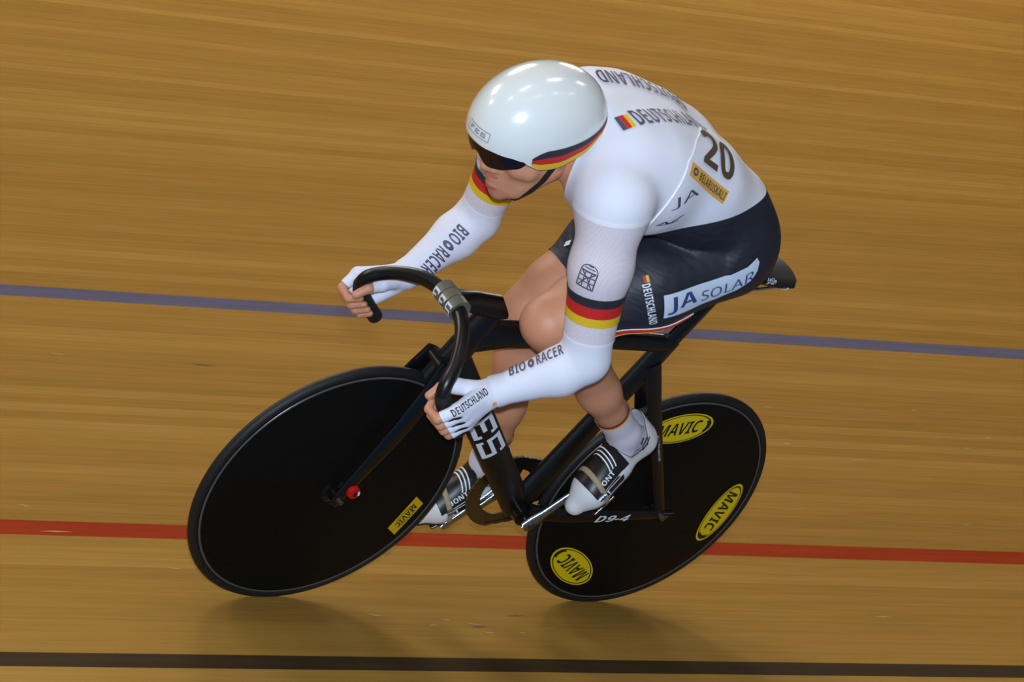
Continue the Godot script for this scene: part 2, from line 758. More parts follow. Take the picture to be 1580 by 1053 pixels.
func make_hall() -> void:
	var wall := mat(Color(0.62, 0.62, 0.60), 0.9)
	var roof := mat(Color(0.70, 0.70, 0.70), 0.9)
	var ground := mat(Color(0.45, 0.46, 0.47), 0.8)
	var spec := [["ceiling", "pale arena roof far above the track", Vector3(2, 12.2, 5), Vector3(25, 0.2, 20), roof],
		["wall_left", "plain arena end wall ahead of the rider", Vector3(-23.2, 6, 5), Vector3(0.2, 6, 20), wall],
		["wall_right", "plain arena end wall behind the rider", Vector3(27.2, 6, 5), Vector3(0.2, 6, 20), wall],
		["wall_back", "plain arena wall above the banking", Vector3(2, 6, -15.2), Vector3(25, 6, 0.2), wall],
		["wall_front", "plain arena wall across the infield", Vector3(2, 6, 25.2), Vector3(25, 6, 0.2), wall],
		["floor_infield", "grey level infield inside the track", Vector3(2, -0.17, 5), Vector3(25, 0.15, 20), ground]]
	for s in spec:
		var o := structure(s[0], s[1])
		var st := begin()
		var hv: Vector3 = s[3]
		box(st, s[2], Vector3(hv.x, 0, 0), Vector3(0, hv.y, 0), Vector3(0, 0, hv.z))
		part("slab", st, s[4], o)


func track_point(x: float, c0: float, drop := 0.0) -> Vector3:
	# c: metres up the banking from the rear wheel; the boards fan slightly round the bend and steepen outwards
	var c := c0 + minf(0.0543 * c0 - 0.0148, 0.14) * (0.5 + x)
	var q := 0.03 * pow(maxf(0.0, c - 1.9), 2.0) - drop
	return BASE + Vector3(x, 0, 0) + Vector3(0, sin(BANK), -cos(BANK)) * c + Vector3(0, cos(BANK), sin(BANK)) * q


func make_track() -> void:
	var floor_node := structure("floor", "banked velodrome track of narrow varnished pine boards with painted lines")
	var lines := [["black_line", -0.35, -0.288], ["red_line", 0.274, 0.350], ["blue_line", 1.788, 1.872]]
	var edges := [-1.40]
	for l in lines + [["", 6.6, 6.6]]:
		var from: float = edges[-1]
		var n := roundi((l[1] - from) / 0.0535)
		for k in n:
			edges.append(lerpf(from, l[1], (k + 1.0) / n))
		if l[0]:
			edges.append(l[2])
	for i in edges.size() - 1:
		var lo: float = edges[i]
		var hi: float = edges[i + 1]
		var called := "board"
		var m: Material = M.boards[rng.randi() % 6]
		if hi < -0.62:
			m = M.azure
		for l in lines:
			if absf(l[1] - lo) < 0.001:
				called = l[0]
				m = M[called]
		var st := begin()
		var segs := 8
		var off := Vector2(rng.randf() * 9.0, rng.randf())
		var gap := 0.0003
		for s in segs:
			var xa := lerpf(-5.0, 12.5, float(s) / segs)
			var xb := lerpf(-5.0, 12.5, float(s + 1) / segs)
			var a := track_point(xa, lo + gap)
			var b := track_point(xa, hi - gap)
			var e := track_point(xb, hi - gap)
			var f := track_point(xb, lo + gap)
			var n := (b - a).cross(f - a).normalized()
			if n.y < 0:
				n = -n
			var ua := off + Vector2(xa * 0.16, 0)
			var ub := off + Vector2(xa * 0.16, 0.22)
			var ue := off + Vector2(xb * 0.16, 0.22)
			var uf := off + Vector2(xb * 0.16, 0)
			tri(st, a, b, e, n, n, n, ua, ub, ue)
			tri(st, a, e, f, n, n, n, ua, ue, uf)
			var dn := -n * 0.03
			var side := (b - a).normalized()
			quad(st, a, f, f + dn, a + dn, -side)
			quad(st, b, e, e + dn, b + dn, side)
			quad(st, a + dn, b + dn, e + dn, f + dn, -n)
		part(called, st, m, floor_node, {"black_line": "black painted measurement line", "red_line": "red painted sprinters' line", "blue_line": "blue painted stayers' line"}.get(called, ""))
	make_scuffs(floor_node)


func make_scuffs(floor_node: Node) -> void:
	# chalky rub marks and dark nicks on the lower lanes
	var pale := mat(Color(0.70, 0.58, 0.36), 0.7)
	var dark := mat(Color(0.36, 0.25, 0.10), 0.7)
	for k in 46:
		var x := rng.randf_range(-2.2, 3.2)
		var c := rng.randf_range(-0.28, 1.5)
		if k < 9:
			x = rng.randf_range(-0.75, -0.25)
			c = rng.randf_range(-0.17, -0.08)
		var long := rng.randf_range(0.02, 0.11)
		var wide := rng.randf_range(0.0015, 0.0035)
		var st := begin()
		var n := Vector3(0, cos(BANK), sin(BANK))
		var skew := rng.randf_range(-0.012, 0.012)
		quad(st, track_point(x, c, -0.0008), track_point(x + long * 0.5, c + skew - wide, -0.0008), track_point(x + long, c + skew, -0.0008), track_point(x + long * 0.5, c + skew + wide, -0.0008), n)
		part("scuff", st, dark if k % 4 == 3 else pale, floor_node)


# ------------------------------------------------------------------ the bicycle
const HUB_R := Vector3(0, 0.335, 0)
const HUB_F := Vector3(0.965, 0.335, 0)
const BB := Vector3(0.402, 0.300, 0)
const STEER := 0.0376
var PEDAL_L := BB + Vector3(-0.094, 0.135, -0.105)
var PEDAL_R := BB + Vector3(0.094, -0.135, 0.105)


func steer(p: Vector3) -> Vector3:      # turns a point with the fork and handlebar about the head tube
	var ax := Vector3(-0.2756, 0.9613, 0)
	var at := Vector3(0.925, 0.335, 0)
	return at + (p - at).rotated(ax, STEER)


func steer_basis() -> Basis:
	return Basis(Vector3(-0.2756, 0.9613, 0), STEER)


func lens(r: float) -> float:           # half thickness of a disc wheel at radius r
	return lerpf(0.024, 0.0105, clampf((r - 0.02) / 0.29, 0.0, 1.0))


func disc_print(st: SurfaceTool, ps: PackedVector2Array, size: Vector2, centre: Vector2, turn: float, off: float, at: Transform3D) -> void:
	# print on the left face of a wheel; centre in wheel coordinates (forward, up); seen from the left, forward is left
	var r := Vector2.from_angle(turn)
	lay(st, fine(ps, size, 0.02), func(q: Vector2):
		var l := (q - Vector2(0.5, 0.5)) * size
		var w := centre + Vector2(-(r.x * l.x - r.y * l.y), r.y * l.x + r.x * l.y)
		return [at * Vector3(w.x, w.y, -lens(w.length()) - off), at.basis * Vector3(0, 0, -1)])


func make_wheel(at: Transform3D) -> MeshInstance3D:
	var st := begin()
	var prof := [Vector2(0.0, -0.024)]
	for i in 25:
		var r := lerpf(0.02, 0.3105, i / 24.0)
		prof.append(Vector2(r, -lens(r)))
	prof.append(Vector2(0.314, -0.009))
	prof.append(Vector2(0.314, 0.009))
	for i in 25:
		var r := lerpf(0.3105, 0.02, i / 24.0)
		prof.append(Vector2(r, lens(r)))
	prof.append(Vector2(0.0, 0.024))
	lathe(st, prof, at, 128)
	var w := part("disc_wheel", st, M.disc, bike, "black carbon disc wheel")
	st = begin()
	prof = []
	for i in 19:
		var t := TAU * i / 18.0
		prof.append(Vector2(0.3235 + 0.0113 * cos(t), 0.0113 * sin(t)))
	lathe(st, prof, at, 128)
	part("tyre", st, M.tyre, w)
	for s in [-1.0, 1.0]:
		st = begin()
		prof = [Vector2(0.3095, s * 0.0104), Vector2(0.3105, s * 0.0112), Vector2(0.3135, s * 0.0108), Vector2(0.3145, s * 0.0095)]
		if s > 0:
			prof.reverse()
		lathe(st, prof, at, 128)
		part("rim_band", st, M.rim, w)
	return w


func make_bicycle() -> void:
	bike = thing("track_bicycle", "black carbon track bicycle with disc wheels leaning into the bend under the rider", "bicycle", bike_frame)
	var Z := Vector3(0, 0, 1)
	var rear := Transform3D(Basis(), HUB_R)
	var front := Transform3D(steer_basis(), steer(HUB_F))
	var rw := make_wheel(rear)
	var fw := make_wheel(front)
	# yellow oval stickers on the rear disc, a yellow slanted one on the front disc
	for p in [Vector2(0.055, 0.234), Vector2(-0.249, -0.020), Vector2(0.126, -0.211)]:
		var s := [p, Vector2(0.190, 0.086), atan2(p.x, p.y)]
		var st := begin()
		disc_print(st, ellipse(0, 1.0), s[1], s[0], s[2], 0.0006, rear)
		part("oval_sticker", st, M.yellow, rw, "yellow oval sticker reading MAVIC")
		st = begin()
		disc_print(st, ellipse(0.88, 0.93), s[1], s[0], s[2], 0.0012, rear)
		disc_print(st, ellipse(0.80, 0.93, -0.55, 0.35, 20), s[1], s[0], s[2], 0.0012, rear)
		part("oval_line", st, M.logo_black, rw)
		st = begin()
		disc_print(st, moved(letters("MAVIC"), Vector2(0.15, 0.29), Vector2(0.80, 0.71), 0.06), s[1], s[0], s[2], 0.0014, rear)
		part("lettering", st, M.logo_black, rw)
	var st := begin()
	disc_print(st, polygon([Vector2(0.0, 0.0), Vector2(0.90, 0.0), Vector2(1.0, 1.0), Vector2(0.10, 1.0)]), Vector2(0.112, 0.038), Vector2(-0.257, -0.079), 4.414, 0.0006, front)
	part("slanted_sticker", st, M.front_yellow, fw, "yellow slanted sticker with black lettering")
	st = begin()
	disc_print(st, moved(letters("MAVIC"), Vector2(0.20, 0.28), Vector2(0.80, 0.74), 0.06), Vector2(0.112, 0.038), Vector2(-0.257, -0.079), 4.414, 0.0013, front)
	disc_print(st, moved(ellipse(0.86, 0.97, 0.5, 2.2, 20), Vector2(0.12, 0.12), Vector2(0.88, 0.88)), Vector2(0.112, 0.038), Vector2(-0.257, -0.079), 4.414, 0.0013, front)
	disc_print(st, moved(ellipse(0.86, 0.97, 3.6, 5.3, 20), Vector2(0.12, 0.12), Vector2(0.88, 0.88)), Vector2(0.112, 0.038), Vector2(-0.257, -0.079), 4.414, 0.0013, front)
	part("lettering", st, M.logo_black, fw)
	# hubs and axle nuts
	for h in [[rear, rw, 0.062], [front, fw, 0.052]]:
		st = begin()
		lathe(st, [Vector2(0, -0.05), Vector2(0.014, -0.05), Vector2(0.016, -0.028), Vector2(0.03, -0.0235), Vector2(0.03, 0.0235), Vector2(0.016, 0.028), Vector2(0.014, 0.05), Vector2(0, 0.05)], h[0], 32)
		part("hub", st, M.carbon_gloss, h[1])
		for s in [-1.0, 1.0]:
			st = begin()
			var e: float = h[2]
			var pr := [Vector2(0, s * (e + 0.012)), Vector2(0.007, s * (e + 0.010)), Vector2(0.010, s * e), Vector2(0.010, s * (e - 0.012))]
			if s > 0:
				pr.reverse()
			lathe(st, pr, h[0], 20)
			part("axle_nut", st, M.dull_steel, h[1])
	# frame
	var dt := (Vector3(0.812, 0.690, 0) - BB).normalized()
	var dn := Vector3(-dt.y, dt.x, 0)
	st = begin()
	loft(st, capped([Vector3(0.845, 0.640, 0), Vector3(0.040, 0.012, 0), Z * 0.022], [Vector3(0.793, 0.822, 0), Vector3(0.036, 0.010, 0), Z * 0.021]), 28)
	part("head_tube", st, M.carbon, bike)
	st = begin()
	loft(st, capped([BB - dt * 0.01, dn * 0.036, Z * 0.021], [Vector3(0.815, 0.693, 0), dn * 0.042, Z * 0.019]), 28)
	var down := part("down_tube", st, M.carbon, bike)
	st = begin()
	loft(st, [[Vector3(0.805, 0.768, 0), Vector3(0, 0.048, 0), Z * 0.020], [Vector3(0.70, 0.782, 0), Vector3(0, 0.036, 0), Z * 0.019], [Vector3(0.45, 0.795, 0), Vector3(0, 0.026, 0), Z * 0.018], [Vector3(0.235, 0.800, 0), Vector3(0, 0.022, 0), Z * 0.017]], 28)
	part("top_tube", st, M.carbon, bike)
	st = begin()
	loft(st, capped([BB, Vector3(0.034, 0.01, 0), Z * 0.020], [Vector3(0.240, 0.812, 0), Vector3(0.030, 0.009, 0), Z * 0.015]), 28)
	part("seat_tube", st, M.carbon, bike)
	st = begin()
	loft(st, capped([Vector3(0.243, 0.79, 0), Vector3(0.024, 0.007, 0), Z * 0.011], [Vector3(0.178, 0.985, 0), Vector3(0.022, 0.006, 0), Z * 0.011]), 24)
	part("seat_post", st, M.carbon_gloss, bike)
	var stay_left: MeshInstance3D
	for s in [-1.0, 1.0]:
		st = begin()
		loft(st, [[Vector3(0.39, 0.298, s * 0.022), Vector3(0, 0.024, 0), Z * 0.011], [Vector3(0.25, 0.312, s * 0.046), Vector3(0, 0.021, 0), Z * 0.008], [Vector3(0.03, 0.333, s * 0.053), Vector3(0, 0.015, 0), Z * 0.007], [Vector3(-0.035, 0.337, s * 0.053), Vector3(0, 0.010, 0), Z * 0.005]], 22)
		var stay := part("chain_stay", st, M.carbon, bike)
		if s < 0:
			stay_left = stay
		st = begin()
		loft(st, [[Vector3(0.262, 0.745, s * 0.012), Vector3(0.020, -0.012, 0), Z * 0.008], [Vector3(0.20, 0.640, s * 0.030), Vector3(0.016, -0.010, 0), Z * 0.007], [Vector3(0.005, 0.345, s * 0.053), Vector3(0.012, -0.008, 0), Z * 0.006]], 20)
		part("seat_stay", st, M.carbon, bike)
	# lettering on the down tube and the chain stay
	var e_shape := [[0, 0.0, 0.16, 1.0], [0, 0.82, 1, 1], [0, 0.0, 1, 0.18], [0, 0.41, 0.72, 0.59], [0.84, 0.70, 1, 0.82], [0.84, 0.18, 1, 0.30]]
	var f_shape := [[0, 0.0, 0.16, 1.0], [0, 0.82, 1, 1], [0, 0.41, 0.72, 0.59], [0.84, 0.70, 1, 0.82]]
	var s_shape := [[0, 0.41, 0.17, 1.0], [0, 0.83, 1, 1], [0.86, 0.74, 1, 0.83], [0, 0.42, 1, 0.58], [0.83, 0.0, 1, 0.58], [0, 0.0, 1, 0.17], [0, 0.17, 0.14, 0.26]]
	M.fes = [f_shape, e_shape, s_shape]
	for i in 3:
		st = begin()
		var p0 := BB + dt * (0.412 - i * 0.073)
		lay(st, fine(rects(M.fes[i]), Vector2(0.060, 0.062), 0.01), func(q: Vector2):
			var y := (q.y - 0.5) * 0.062
			var hw := lerpf(0.020, 0.019, 0.5) * sqrt(maxf(0.05, 1.0 - pow(y / 0.0395, 2.0)))
			return [p0 - dt * (q.x - 0.5) * 0.060 - dn * -y - Z * (hw + 0.0012), Vector3(0, 0, -1) + dn * (y * 12.0)])
		part("letter", st, M.logo_white, down, "white block letter " + "FES"[i])
	st = begin()
	lay(st, fine(moved(letters("D9-4"), Vector2(0, 0), Vector2(1, 1), 0.08), Vector2(0.10, 0.02), 0.02), on_plane(Vector3(0.195, 0.306, -0.0595), Vector3(-0.10, 0.0085, 0), Vector3(0, 0.020, 0), Vector3(0, 0, -1)))
	part("lettering", st, M.logo_white, stay_left, "white D9-4 lettering")
	st = begin()
	lay(st, fine(letters("www.fes-sport.de", false), Vector2(0.085, 0.008), 0.02), on_plane(Vector3(0.151, 0.563, -0.0435), Vector3(-0.048, -0.072, -0.0045), Vector3(-0.0066, 0.0045, 0), Vector3(0, 0, -1)))
	part("lettering", st, M.logo_white, stay_left, "tiny white web address on the seat stay")
	st = begin()
	lay(st, rects([[0, 0, 0.12, 1], [0, 0.86, 1, 1], [0, 0, 0.7, 0.14], [0.58, 0, 0.7, 0.5], [0.4, 0.4, 0.7, 0.52]]), on_plane(Vector3(0.004, 0.327, -0.0605), Vector3(-0.042, 0.003, 0), Vector3(0, 0.017, 0), Vector3(0, 0, -1)))
	part("dropout_mark", st, M.rim, stay_left, "grey angular mark by the rear axle")
	# fork
	var fork: MeshInstance3D
	st = begin()
	loft(st, capped([steer(Vector3(0.848, 0.692, -0.024)), Vector3(0.026, 0.006, 0), Vector3(0, 0.020, 0)], [steer(Vector3(0.848, 0.692, 0.024)), Vector3(0.026, 0.006, 0), Vector3(0, 0.020, 0)]), 20)
	fork = part("fork_crown", st, M.carbon, bike)
	for s in [-1.0, 1.0]:
		st = begin()
		loft(st, [[steer(Vector3(0.850, 0.705, s * 0.030)), Vector3(0.028, 0.008, 0), Z * 0.011], [steer(Vector3(0.866, 0.650, s * 0.038)), Vector3(0.027, 0.008, 0), Z * 0.010], [steer(Vector3(0.90, 0.54, s * 0.046)), Vector3(0.024, 0.007, 0), Z * 0.008], [steer(Vector3(0.955, 0.375, s * 0.048)), Vector3(0.017, 0.005, 0), Z * 0.007], [steer(Vector3(0.972, 0.318, s * 0.048)), Vector3(0.012, 0.004, 0), Z * 0.005]], 22)
		part("fork_blade", st, M.carbon_gloss, fork)
	st = begin()
	lathe(st, [Vector2(0, -0.006), Vector2(0.014, -0.005), Vector2(0.016, 0.0), Vector2(0.016, 0.006)], Transform3D(Basis(), steer(Vector3(0.945, 0.365, -0.060))), 24)
	part("safety_clip", st, M.red_part, fork, "round red clip on the fork end")
	st = begin()
	var cz := steer(Vector3(0.945, 0.365, -0.0672))
	lay(st, moved(ellipse(0.0, 1.0, 0.0, TAU, 20), Vector2(-0.5, -0.5), Vector2(0.5, 0.5)), on_plane(cz, Vector3(-0.009, 0.003, 0), Vector3(0.004, 0.013, 0), Vector3(0, 0, -1)))
	part("clip_slot", st, M.logo_black, fork)
	st = begin()
	lay(st, rects([[-0.1, -0.5, 0.12, 0.5]]), on_plane(cz + Vector3(-0.007, 0.004, -0.001), Vector3(-0.02, 0.006, 0), Vector3(0.004, 0.011, 0), Vector3(0, 0, -1)))
	part("clip_mark", st, M.logo_white, fork)
	# stem, clamp bands and handlebar
	st = begin()
	loft(st, [[steer(Vector3(0.755, 0.835, 0)), Vector3(0, 0.012, 0), Z * 0.018], [steer(Vector3(0.785, 0.848, 0)), Vector3(0, 0.030, 0), Z * 0.024], [steer(Vector3(0.86, 0.858, 0)), Vector3(0, 0.026, 0), Z * 0.021], [steer(Vector3(0.915, 0.858, 0)), Vector3(0, 0.022, 0), Z * 0.030]], 24)
	part("stem", st, M.carbon, bike)
	var bar_pts := bar_path(-1.0)
	var other := bar_path(1.0)
	other.reverse()
	other.pop_back()
	var all := other + bar_pts
	var rad := []
	for p in all:
		rad.append(0.0165 if absf(p.z) < 0.12 else 0.0155)
	st = begin()
	tube(st, all, rad, 18, 5)
	var bar := part("handlebar", st, M.carbon, bike)
	for s in [-1.0, 1.0]:
		st = begin()
		var bp := bar_path(s)
		tube(st, [bp[6], bp[7], bp[8], bp[9]], 0.0172, 18, 5)
		part("grip_tape", st, M.tape, bar)
	for i in 3:
		var zc := 0.026 - i * 0.026
		st = begin()
		tube(st, [steer(Vector3(0.917, 0.857, zc - 0.012)), steer(Vector3(0.917, 0.857, zc + 0.012))], 0.0255, 24)
		part("clamp_band", st, M.clamp_grey, bar)
		st = begin()
		var i2 := i
		lay(st, fine(rects(M.fes[i]), Vector2(0.020, 0.030), 0.006), func(q: Vector2):
			var ang := lerpf(-0.85, 0.35, q.y)
			var z := zc + 0.0095 - q.x * 0.019
			return [steer(Vector3(0.917 + 0.0266 * cos(ang), 0.857 + 0.0266 * sin(ang), z)), Vector3(cos(ang), sin(ang), 0)])
		part("letter", st, M.logo_white, bar, "white block letter " + "FES"[i2])
	# saddle
	var sad := []
	for k in [[0.300, 0.006, 0.010, 1.022], [0.292, 0.018, 0.016, 1.024], [0.25, 0.021, 0.018, 1.026], [0.19, 0.028, 0.019, 1.026], [0.13, 0.048, 0.020, 1.028], [0.08, 0.064, 0.021, 1.032], [0.045, 0.066, 0.020, 1.037], [0.03, 0.050, 0.014, 1.040]]:
		sad.append([Vector3(k[0], k[3], 0), Vector3(0, k[2], 0), Z * k[1]])
	st = begin()
	loft(st, sad, 28)
	var saddle := part("saddle", st, M.saddle, bike)
	for s in [-1.0, 1.0]:
		st = begin()
		tube(st, [Vector3(0.275, 1.012, s * 0.008), Vector3(0.22, 0.985, s * 0.020), Vector3(0.13, 0.985, s * 0.021), Vector3(0.06, 1.015, s * 0.036)], 0.0036, 10, 5)
		part("saddle_rail", st, M.steel, saddle)
	st = begin()
	lay(st, fine(moved(letters("ITALIA"), Vector2(0, 0), Vector2(1, 0.62), 0.10) , Vector2(0.062, 0.026), 0.008), func(q: Vector2): return saddle_side(q))
	lay(st, fine(moved(letters("selle"), Vector2(0.02, 0.68), Vector2(0.42, 1.0), 0.1), Vector2(0.062, 0.026), 0.008), func(q: Vector2): return saddle_side(q))
	part("lettering", st, M.logo_white, saddle, "white maker's lettering on the saddle side")
	make_drive()


func saddle_side(q: Vector2) -> Array:
	var x := lerpf(0.122, 0.060, q.x)
	var y := lerpf(1.019, 1.043, q.y)
	var hw := lerpf(0.066, 0.0497, clampf((x - 0.06) / 0.066, 0.0, 1.0))
	var w := hw * sqrt(maxf(0.05, 1.0 - pow((y - 1.031) / 0.021, 2.0))) + 0.0012
	return [Vector3(x, y, -w), Vector3(0, (y - 1.031) * 30.0, -1).normalized()]


func bar_path(s: float) -> Array:
	var out := []
	for p in [Vector3(0.917, 0.857, 0), Vector3(0.922, 0.855, 0.045), Vector3(0.937, 0.845, 0.090), Vector3(0.958, 0.822, 0.132), Vector3(0.976, 0.797, 0.160), Vector3(0.992, 0.774, 0.176), Vector3(0.994, 0.750, 0.184), Vector3(0.980, 0.726, 0.188), Vector3(0.950, 0.698, 0.190), Vector3(0.900, 0.658, 0.191)]:
		out.append(steer(Vector3(p.x, p.y, p.z * s)))
	return out


func make_drive() -> void:
	var Z := Vector3(0, 0, 1)
	var at := Transform3D(Basis(), BB)
	var st := begin()
	lathe(st, [Vector2(0, -0.066), Vector2(0.014, -0.066), Vector2(0.014, -0.046), Vector2(0.026, -0.044), Vector2(0.026, 0.044), Vector2(0.014, 0.046), Vector2(0.014, 0.075), Vector2(0, 0.075)], at, 32)
	part("bottom_bracket", st, M.carbon_gloss, bike)
	# toothed chainring with five arms
	var ring_at := Transform3D(Basis(), BB + Z * 0.048)
	st = begin()
	var teeth := 50
	for k in teeth:
		for s in [-1.0, 1.0]:
			var n: Vector3 = Z * s
			var a0 := TAU * k / teeth
			var a1 := TAU * (k + 0.3) / teeth
			var a2 := TAU * (k + 0.7) / teeth
			var a3 := TAU * (k + 1.0) / teeth
			var P := func(r: float, a: float, z: float) -> Vector3: return ring_at * Vector3(r * cos(a), r * sin(a), z)
			quad(st, P.call(0.070, a0, s * 0.002), P.call(0.0985, a0, s * 0.002), P.call(0.0985, a3, s * 0.002), P.call(0.070, a3, s * 0.002), n)
			quad(st, P.call(0.0985, a0, s * 0.002), P.call(0.1045, a1, s * 0.001), P.call(0.1045, a2, s * 0.001), P.call(0.0985, a3, s * 0.002), n)
	lathe(st, [Vector2(0.0985, -0.002), Vector2(0.0985, 0.002)], ring_at, 60)
	lathe(st, [Vector2(0.070, 0.002), Vector2(0.070, -0.002)], ring_at, 60)
	var ring := part("chainring", st, M.dull_steel, bike)
	for k in 5:
		var a := TAU * k / 5.0 + 0.4
		var dir := Vector3(cos(a), sin(a), 0)
		st = begin()
		loft(st, [[BB + Z * 0.052 + dir * 0.012, dir.cross(Z) * 0.013, Z * 0.006], [BB + Z * 0.050 + dir * 0.078, dir.cross(Z) * 0.008, Z * 0.004]], 16)
		part("spider_arm", st, M.steel, ring)
	# rear cog and chain
	st = begin()
	lathe(st, [Vector2(0.012, -0.002), Vector2(0.029, -0.002), Vector2(0.029, 0.002), Vector2(0.012, 0.002)], Transform3D(Basis(), HUB_R + Z * 0.048), 40)
	part("sprocket", st, M.dull_steel, bike)
	var path := []
	for i in 19:
		var a := lerpf(-PI * 0.47, PI * 0.47, i / 18.0)
		path.append(BB + Vector3(cos(a) * 0.1025, sin(a) * 0.1025, 0.048))
	for i in 15:
		path.append((BB + Vector3(0.01, 0.1025, 0.048)).lerp(HUB_R + Vector3(0, 0.031, 0.048), (i + 1) / 15.0))
	for i in 9:
		var a := lerpf(PI * 0.55, PI * 1.45, i / 8.0)
		path.append(HUB_R + Vector3(cos(a) * 0.031, sin(a) * 0.031, 0.048))
	for i in 15:
		path.append((HUB_R + Vector3(0, -0.031, 0.048)).lerp(BB + Vector3(0.01, -0.1025, 0.048), (i + 1) / 15.0))
	st = begin()
	for i in path.size():
		var a: Vector3 = path[i]
		var b: Vector3 = path[(i + 1) % path.size()]
		if a.distance_to(b) < 0.001:
			continue
		var dir := (b - a).normalized()
		var n := maxi(1, roundi(a.distance_to(b) / 0.0127))
		for k in n:
			var c := a.lerp(b, (k + 0.5) / n)
			box(st, c, dir * (a.distance_to(b) / n * 0.46), dir.cross(Z) * 0.0045, Z * (0.0042 if k % 2 else 0.003))
	part("chain", st, M.dull_steel, bike)
	# cranks, pedals, straps
	for s in [-1.0, 1.0]:
		var pd: Vector3 = PEDAL_L if s < 0 else PEDAL_R
		var root := Vector3(BB.x, BB.y, s * 0.066)
		var tip := Vector3(pd.x, pd.y, s * 0.073)
		var along := (tip - root).normalized()
		var cross := along.cross(Z).normalized()
		st = begin()
		loft(st, [[root - along * 0.019, cross * 0.010, Z * 0.008], [root - along * 0.013, cross * 0.018, Z * 0.010], [root + along * 0.012, cross * 0.018, Z * 0.010], [root.lerp(tip, 0.25), cross * 0.0125, Z * 0.008], [root.lerp(tip, 0.85), cross * 0.0105, Z * 0.007], [tip, cross * 0.0125, Z * 0.007], [tip + along * 0.010, cross * 0.009, Z * 0.006]], 20)
		var arm := part("crank_arm", st, M.steel, bike)
		st = begin()
		var pr := [Vector2(0, s * 0.010), Vector2(0.009, s * 0.009), Vector2(0.010, s * 0.004)]
		if s > 0:
			pr.reverse()
		lathe(st, pr, Transform3D(Basis(), root + Z * s * 0.004), 20)
		part("crank_bolt", st, M.dull_steel, arm)
		var f := foot_frame(s)
		st = begin()
		tube(st, [tip, pd + Z * s * 0.045], 0.006, 12)
		for e in [-0.028, 0.028]:
			tube(st, [pd + f.x * e - Z * s * 0.022, pd + f.x * e + Z * s * 0.045], 0.004, 10)
		for e in [-0.022, 0.045]:
			tube(st, [pd + f.x * 0.030 + Z * s * e, pd - f.x * 0.030 + Z * s * e], 0.004, 10)
		part("pedal", st, M.dull_steel, arm)


func foot_frame(s: float) -> Basis:      # x from heel to toe, y out of the instep, z sideways
	var f := Vector3(0.545, -0.830, -0.13).normalized() if s < 0 else Vector3(0.76, -0.64, 0.06).normalized()
	var up := Vector3(0.83, 0.545, 0.0) if s < 0 else Vector3(0.64, 0.76, 0.0)
	up = (up - f * up.dot(f)).normalized()
	return Basis(f, up, f.cross(up))


func heel_at(s: float) -> Vector3:
	var f := foot_frame(s)
	var pd: Vector3 = PEDAL_L if s < 0 else PEDAL_R
	return pd - f.x * (0.195 if s < 0 else 0.205) + f.y * 0.012 + Vector3(0, 0, s * 0.008)


# ------------------------------------------------------------------ the rider
const SH_L := Vector3(0.825, 1.250, -0.188)
const SH_R := Vector3(0.800, 1.225, 0.165)
const EL_L := Vector3(0.735, 0.915, -0.250)
const EL_R := Vector3(0.748, 0.924, 0.225)
const WR := Vector3(0.876, 0.772, 0.196)
const HIP := Vector3(0.358, 1.126, 0.088)
const KN_L := Vector3(0.705, 0.880, -0.085)
const KN_R := Vector3(0.605, 0.790, 0.085)


func side(p: Vector3, s: float) -> Vector3:
	return Vector3(p.x, p.y, p.z * s)


func ankle(s: float) -> Vector3:
	var f := foot_frame(s)
	return heel_at(s) + f.x * 0.058 + f.y * 0.095


